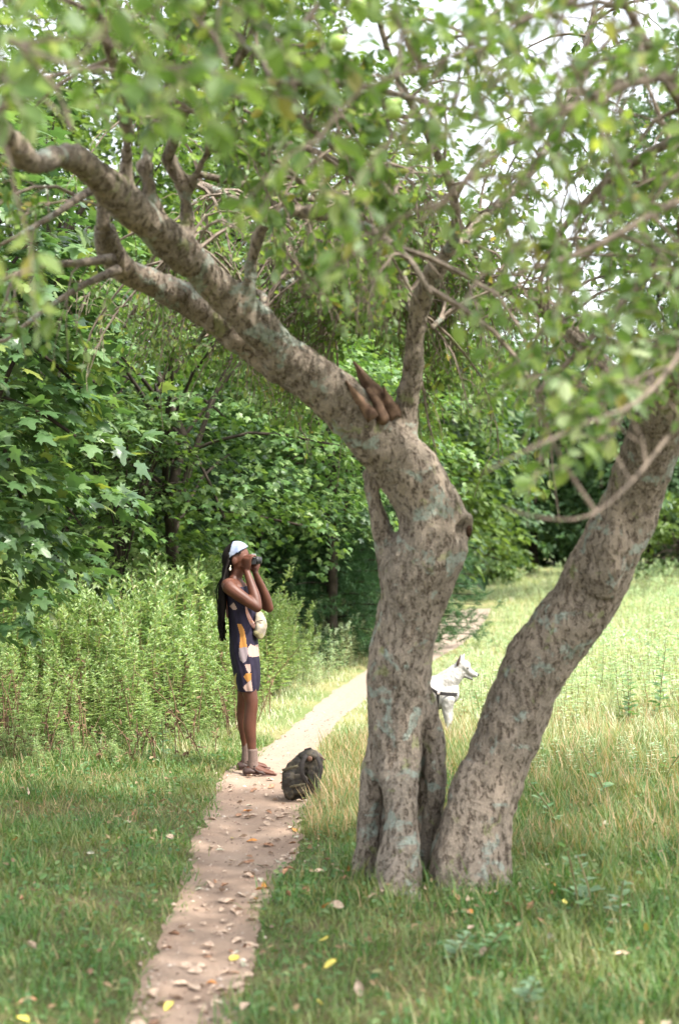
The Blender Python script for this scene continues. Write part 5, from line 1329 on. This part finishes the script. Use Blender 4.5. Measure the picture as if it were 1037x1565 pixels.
# camera in her hands
M_silver = plain('brushed_silver', (0.62, 0.64, 0.68), 0.32, 0.5, metal=0.7, var=0.1); M_black = plain('black_leatherette', (0.02, 0.02, 0.022), 0.5, var=0.3, vscale=120); M_glass = plain('lens_glass', (0.02, 0.02, 0.04), 0.05, 0.8)
cp = Vector(H(388, 851, -0.012)) + pb
camo_ = empty('photo_camera', cp, 'small silver and black film camera held up to the face of the woman', 'camera')
def rbox(bag, c, s, bev=0.004, m=0):
    bm = bmesh.new(); bmesh.ops.create_cube(bm, size=1)
    bmesh.ops.scale(bm, vec=s, verts=bm.verts); bmesh.ops.bevel(bm, geom=bm.edges[:], offset=bev, segments=2, affect='EDGES')
    bmesh.ops.triangulate(bm, faces=bm.faces[:])
    V = np.array([v.co[:] for v in bm.verts]) + np.array(c); bm.verts.ensure_lookup_table()
    F = np.array([[v.index for v in f.verts] for f in bm.faces]); bm.free(); bag.add(V, F, m)
b = Bag(); rbox(b, (0, 0, -0.008), (0.036, 0.132, 0.048), m=1); rbox(b, (0, 0, 0.022), (0.036, 0.130, 0.014)); rbox(b, (-0.002, 0, 0.034), (0.034, 0.044, 0.020)); 
mesh_obj('camera_body', b.mesh('camera_body', [M_silver, M_black]), camo_)
b = Bag(); add_tube(b, [(0.016, 0, -0.004), (0.03, 0, -0.004), (0.031, 0, -0.004), (0.055, 0, -0.004)], [0.030, 0.030, 0.026, 0.026], 24); lo_ = mesh_obj('lens', b.mesh('lens', [M_black], True), camo_)
b = Bag(); ellipsoid(b, (0.055, 0, -0.004), (0.004, 0.021, 0.021)); mesh_obj('front_glass', b.mesh('front_glass', [M_glass], True), lo_)
for yy, rr in ((-0.048, 0.009), (0.045, 0.011)):
    b = Bag(); add_tube(b, [(0, yy, 0.028), (0, yy, 0.036)], rr, 16); mesh_obj('dial', b.mesh('dial', [M_silver], True), camo_)

# cross-body bag
M_bag = plain('beige_canvas', (0.36, 0.31, 0.25), 0.8, 0.2, col2=(0.22, 0.18, 0.12), vscale=14, bump=0.005, bscale=22); M_bagd = plain('olive_canvas', (0.22, 0.19, 0.10), 0.8, 0.2, var=0.2)
M_pink = plain('pink_orange_webbing', (0.70, 0.32, 0.20), 0.7, 0.2, col2=(0.70, 0.42, 0.40), vscale=50)
bgp = Vector(H(399, 950, -0.09)) + pb
sbag = empty('shoulder_bag', bgp, 'beige canvas crossbody bag hanging at the front of the navy dress', 'bag')
def HB(px_, py_, dy=0.0):
    p = Vector(H(px_, py_, dy)) + pb - bgp; return np.array(tuple(p))
b = Bag()
ellip_chain(b, [(HB(398, 966, -0.06), 0.06, 0.020), (HB(398, 955, -0.06), 0.075, 0.038), (HB(398, 944, -0.055), 0.070, 0.036), (HB(397, 932, -0.05), 0.050, 0.018)], side=(0.35, 1, 0), seg=22)
mesh_obj('pouch', union_mesh('pouch', b, 0.006, [M_bag], 3, bark_disp((), 0.006, 1.0)), sbag)
b = Bag(); ellip_chain(b, [(HB(399, 967.5, -0.06), 0.05, 0.020), (HB(396, 960, -0.062), 0.074, 0.036)], side=(0.35, 1, 0), seg=20); mesh_obj('base_panel', union_mesh('base_panel', b, 0.006, [M_bagd], 3), sbag)
b = Bag(); ribbon(b, [HB(390, 948, -0.135), HB(394, 944, -0.128), HB(403, 942, -0.115)], 0.006, 0.003, side=(0, 0, 1)); mesh_obj('zip', b.mesh('zip', [M_strap], True), sbag)
b = Bag(); ribbon(b, [HB(393, 955, -0.10), HB(386, 946, -0.125), HB(379, 932, -0.142), HB(373, 915, -0.135), HB(368, 899, -0.10), HB(362, 884, -0.05), HB(358, 880, 0.03), HB(352, 887, 0.09), HB(346, 910, 0.10), HB(348, 940, 0.09)], 0.036, 0.004, side=(0.75, -0.2, 0.35))
mesh_obj('strap', b.mesh('strap', [M_pink], True), sbag)

# ------------------------------------------------------------------ dog
dd0 = 12.0
M_fur = plain('white_fur', (0.40, 0.38, 0.36), 0.95, 0.03, col2=(0.29, 0.27, 0.24), vscale=16, bump=0.006, bscale=90)
M_ear = plain('dark_ear_fur', (0.10, 0.07, 0.06), 0.8, 0.1, var=0.3); M_nose = plain('black_nose', (0.015, 0.012, 0.012), 0.3, 0.5); M_inner = plain('pink_inner_ear', (0.62, 0.42, 0.36), 0.7, 0.2); M_har = plain('black_harness_webbing', (0.022, 0.018, 0.018), 0.6, 0.3, var=0.3)
dgx = P(660, 1100, dd0).x
db = Vector((dgx, dd0, float(gz(dgx, dd0))))
dog = empty('dog', db, 'white husky-type dog in a black harness standing in the grass behind the trunk, looking right', 'dog')
def K(px_, py_, dy=0.0):
    p = P(px_, py_, dd0) - db; return np.array([p.x, dy, p.z])
gy_ = 835 + (EYE - db.z) / dd0 * FPX
b = Bag()
ellip_chain(b, [(K(592, 1058, 0.02), 0.095, 0.10), (K(612, 1060, 0.01), 0.105, 0.115), (K(640, 1061, 0), 0.115, 0.130), (K(665, 1060, 0), 0.12, 0.138), (K(684, 1058, 0), 0.095, 0.110)], side=(0, 1, 0), seg=24)
ellip_chain(b, [(K(664, 1052), 0.095, 0.105), (K(678, 1046), 0.088, 0.10), (K(690, 1035), 0.078, 0.086), (K(701, 1025), 0.066, 0.068)], side=(0, 1, 0), seg=22)
ellip_chain(b, [(K(688, 1064), 0.075, 0.06), (K(692, 1052), 0.07, 0.05)], side=(0, 1, 0))
ellipsoid(b, K(706, 1019), (0.066, 0.062, 0.058)); ellipsoid(b, K(701, 1025), (0.055, 0.058, 0.05))
ellip_chain(b, [(K(711, 1023), 0.044, 0.042), (K(718, 1028), 0.033, 0.030), (K(726, 1031.5), 0.024, 0.021)], side=(0, 1, 0), seg=16)
ellip_chain(b, [(K(706, 1030), 0.036, 0.026), (K(714, 1034.5), 0.024, 0.014), (K(720, 1037.2), 0.017, 0.009)], side=(0, 1, 0), seg=14)
def dl(pts): ellip_chain(b, [(p, r * 0.85, r) for p, r in pts], side=(0, 1, 0), seg=14)
for s, ox in ((-1, 0), (1, 5)):
    y0 = s * 0.085
    dl([(K(683 + ox, 1068, y0), 0.055), (K(681 + ox, 1084, y0), 0.038), (K(683 + ox, 1100, y0), 0.027), (K(682 + ox, gy_ - 9, y0), 0.022), (K(684 + ox, gy_ - 4, y0), 0.024), (K(687.5 + ox, gy_ - 3.5, y0), 0.020)])
    dl([(K(597 + ox, 1066, y0), 0.08), (K(604 + ox, 1082, y0), 0.055), (K(597 + ox, 1094, y0), 0.035), (K(588 + ox, 1103, y0), 0.024), (K(590 + ox, gy_ - 9, y0), 0.021), (K(592 + ox, gy_ - 4, y0), 0.024), (K(595.5 + ox, gy_ - 3.5, y0), 0.020)])
dl([(K(590, 1048), 0.04), (K(580, 1038), 0.05), (K(580, 1026), 0.055), (K(590, 1019), 0.05), (K(600, 1022), 0.03)])
for s in (-1, 1):
    ellip_chain(b, [(K(703 + 2 * s, 1011, s * 0.036), 0.026, 0.020), (K(705 + 2.5 * s, 1005, s * 0.044), 0.016, 0.012), (K(707 + 3 * s, 999.5, s * 0.048), 0.005, 0.005)], side=(0.5, 1, 0), seg=12)
def fur_disp(co, no):
    h = np.array([0.006 * mnoise.noise(Vector((c[0] * 14, c[1] * 14, c[2] * 14))) + 0.006 * abs(mnoise.noise(Vector((c[0] * 60 + c[2] * 30, c[1] * 60, c[2] * 22)))) for c in co])
    return co + no * h[:, None]
fur = union_mesh('body', b, 0.006, [M_fur], 2, fur_disp)
mesh_obj('body', fur, dog)
b = Bag(); ellipsoid(b, K(729.5, 1031), (0.013, 0.015, 0.012)); mesh_obj('nose', b.mesh('nose', [M_nose], True), dog)
for s in (-1, 1):
    b = Bag(); ellipsoid(b, K(713.5, 1020.5, s * 0.046), (0.009, 0.008, 0.006), seg=10, rings=8); mesh_obj('eye', b.mesh('eye', [M_nose], True), dog)
    b = Bag(); ellip_chain(b, [(K(699.5 + 2 * s, 1016, s * 0.054), 0.007, 0.010), (K(702 + 2 * s, 1008, s * 0.058), 0.007, 0.011), (K(705 + 3 * s, 1001.5, s * 0.054), 0.003, 0.004)], side=(0, 1, 0), seg=10)
    e = mesh_obj('ear_edge', b.mesh('ear_edge', [M_ear], True), dog); e['label'] = 'dark brown rim of the pricked ear'
b = Bag(); ellip_chain(b, [(K(709.5, 1033.5, 0), 0.031, 0.004), (K(716, 1036.5, 0), 0.0245, 0.0045), (K(721.5, 1038.5, 0), 0.016, 0.004)], side=(0, 1, 0), seg=12); mesh_obj('mouth', b.mesh('mouth', [M_nose], True), dog)
# harness: loop round the chest front, girth loop, side buckles
def loop_strap(name, c, ax1, ax2, r1, r2, wdir, width, a0=0, a1=2 * PI):
    b = Bag(); pts = []; nn = 40
    Vv = []
    for i in range(nn + 1):
        a = a0 + (a1 - a0) * i / nn
        p = np.array(c) + np.array(ax1) * r1 * math.cos(a) + np.array(ax2) * r2 * math.sin(a)
        o_ = nrm(np.array(ax1) * math.cos(a) * r2 + np.array(ax2) * math.sin(a) * r1); wd = np.array(wdir) * width / 2
        Vv += [p + wd, p + wd + o_ * 0.005, p - wd + o_ * 0.005, p - wd]
    Vv = np.array(Vv); F = [(i * 4 + j, i * 4 + (j + 1) % 4, (i + 1) * 4 + (j + 1) % 4, (i + 1) * 4 + j) for i in range(nn) for j in range(4)]
    b.add(Vv, np.array(F), 0); mesh_obj(name, b.mesh(name, [M_har]), dog)
loop_strap('harness_strap', K(667, 1061, 0), (0.08, 0, 1), (0, 1, 0), 0.150, 0.134, (1, 0, 0.0), 0.026, PI / 2 - 0.1, 1.5 * PI + 0.1)
b = Bag()
for s in (-1, 1): ribbon(b, [K(668, 1057, s * 0.139), K(660, 1052.5, s * 0.140), K(650, 1046, s * 0.120), K(645, 1040, s * 0.07), K(644, 1036.5, 0)], 0.026, 0.004, side=(0.3, 0, 1))
mesh_obj('harness_strap', b.mesh('harness_strap', [M_har], True), dog)
cN = K(668, 1057, 0)
loop_strap('harness_strap', cN, (1, 0, -0.12), (0, 1, 0), 0.175, 0.134, (0, 0, 1), 0.028, -PI / 2 - 0.15, PI / 2 + 0.15)
b = Bag(); ellipsoid(b, K(667.5, 1056.5, -0.14), (0.014, 0.006, 0.014)); mesh_obj('buckle', b.mesh('buckle', [plain('pale_buckle', (0.6, 0.5, 0.47), 0.4, var=0.2)], True), dog)

print('polys', sum(len(o.data.polygons) for o in bpy.data.objects if o.type == 'MESH'))
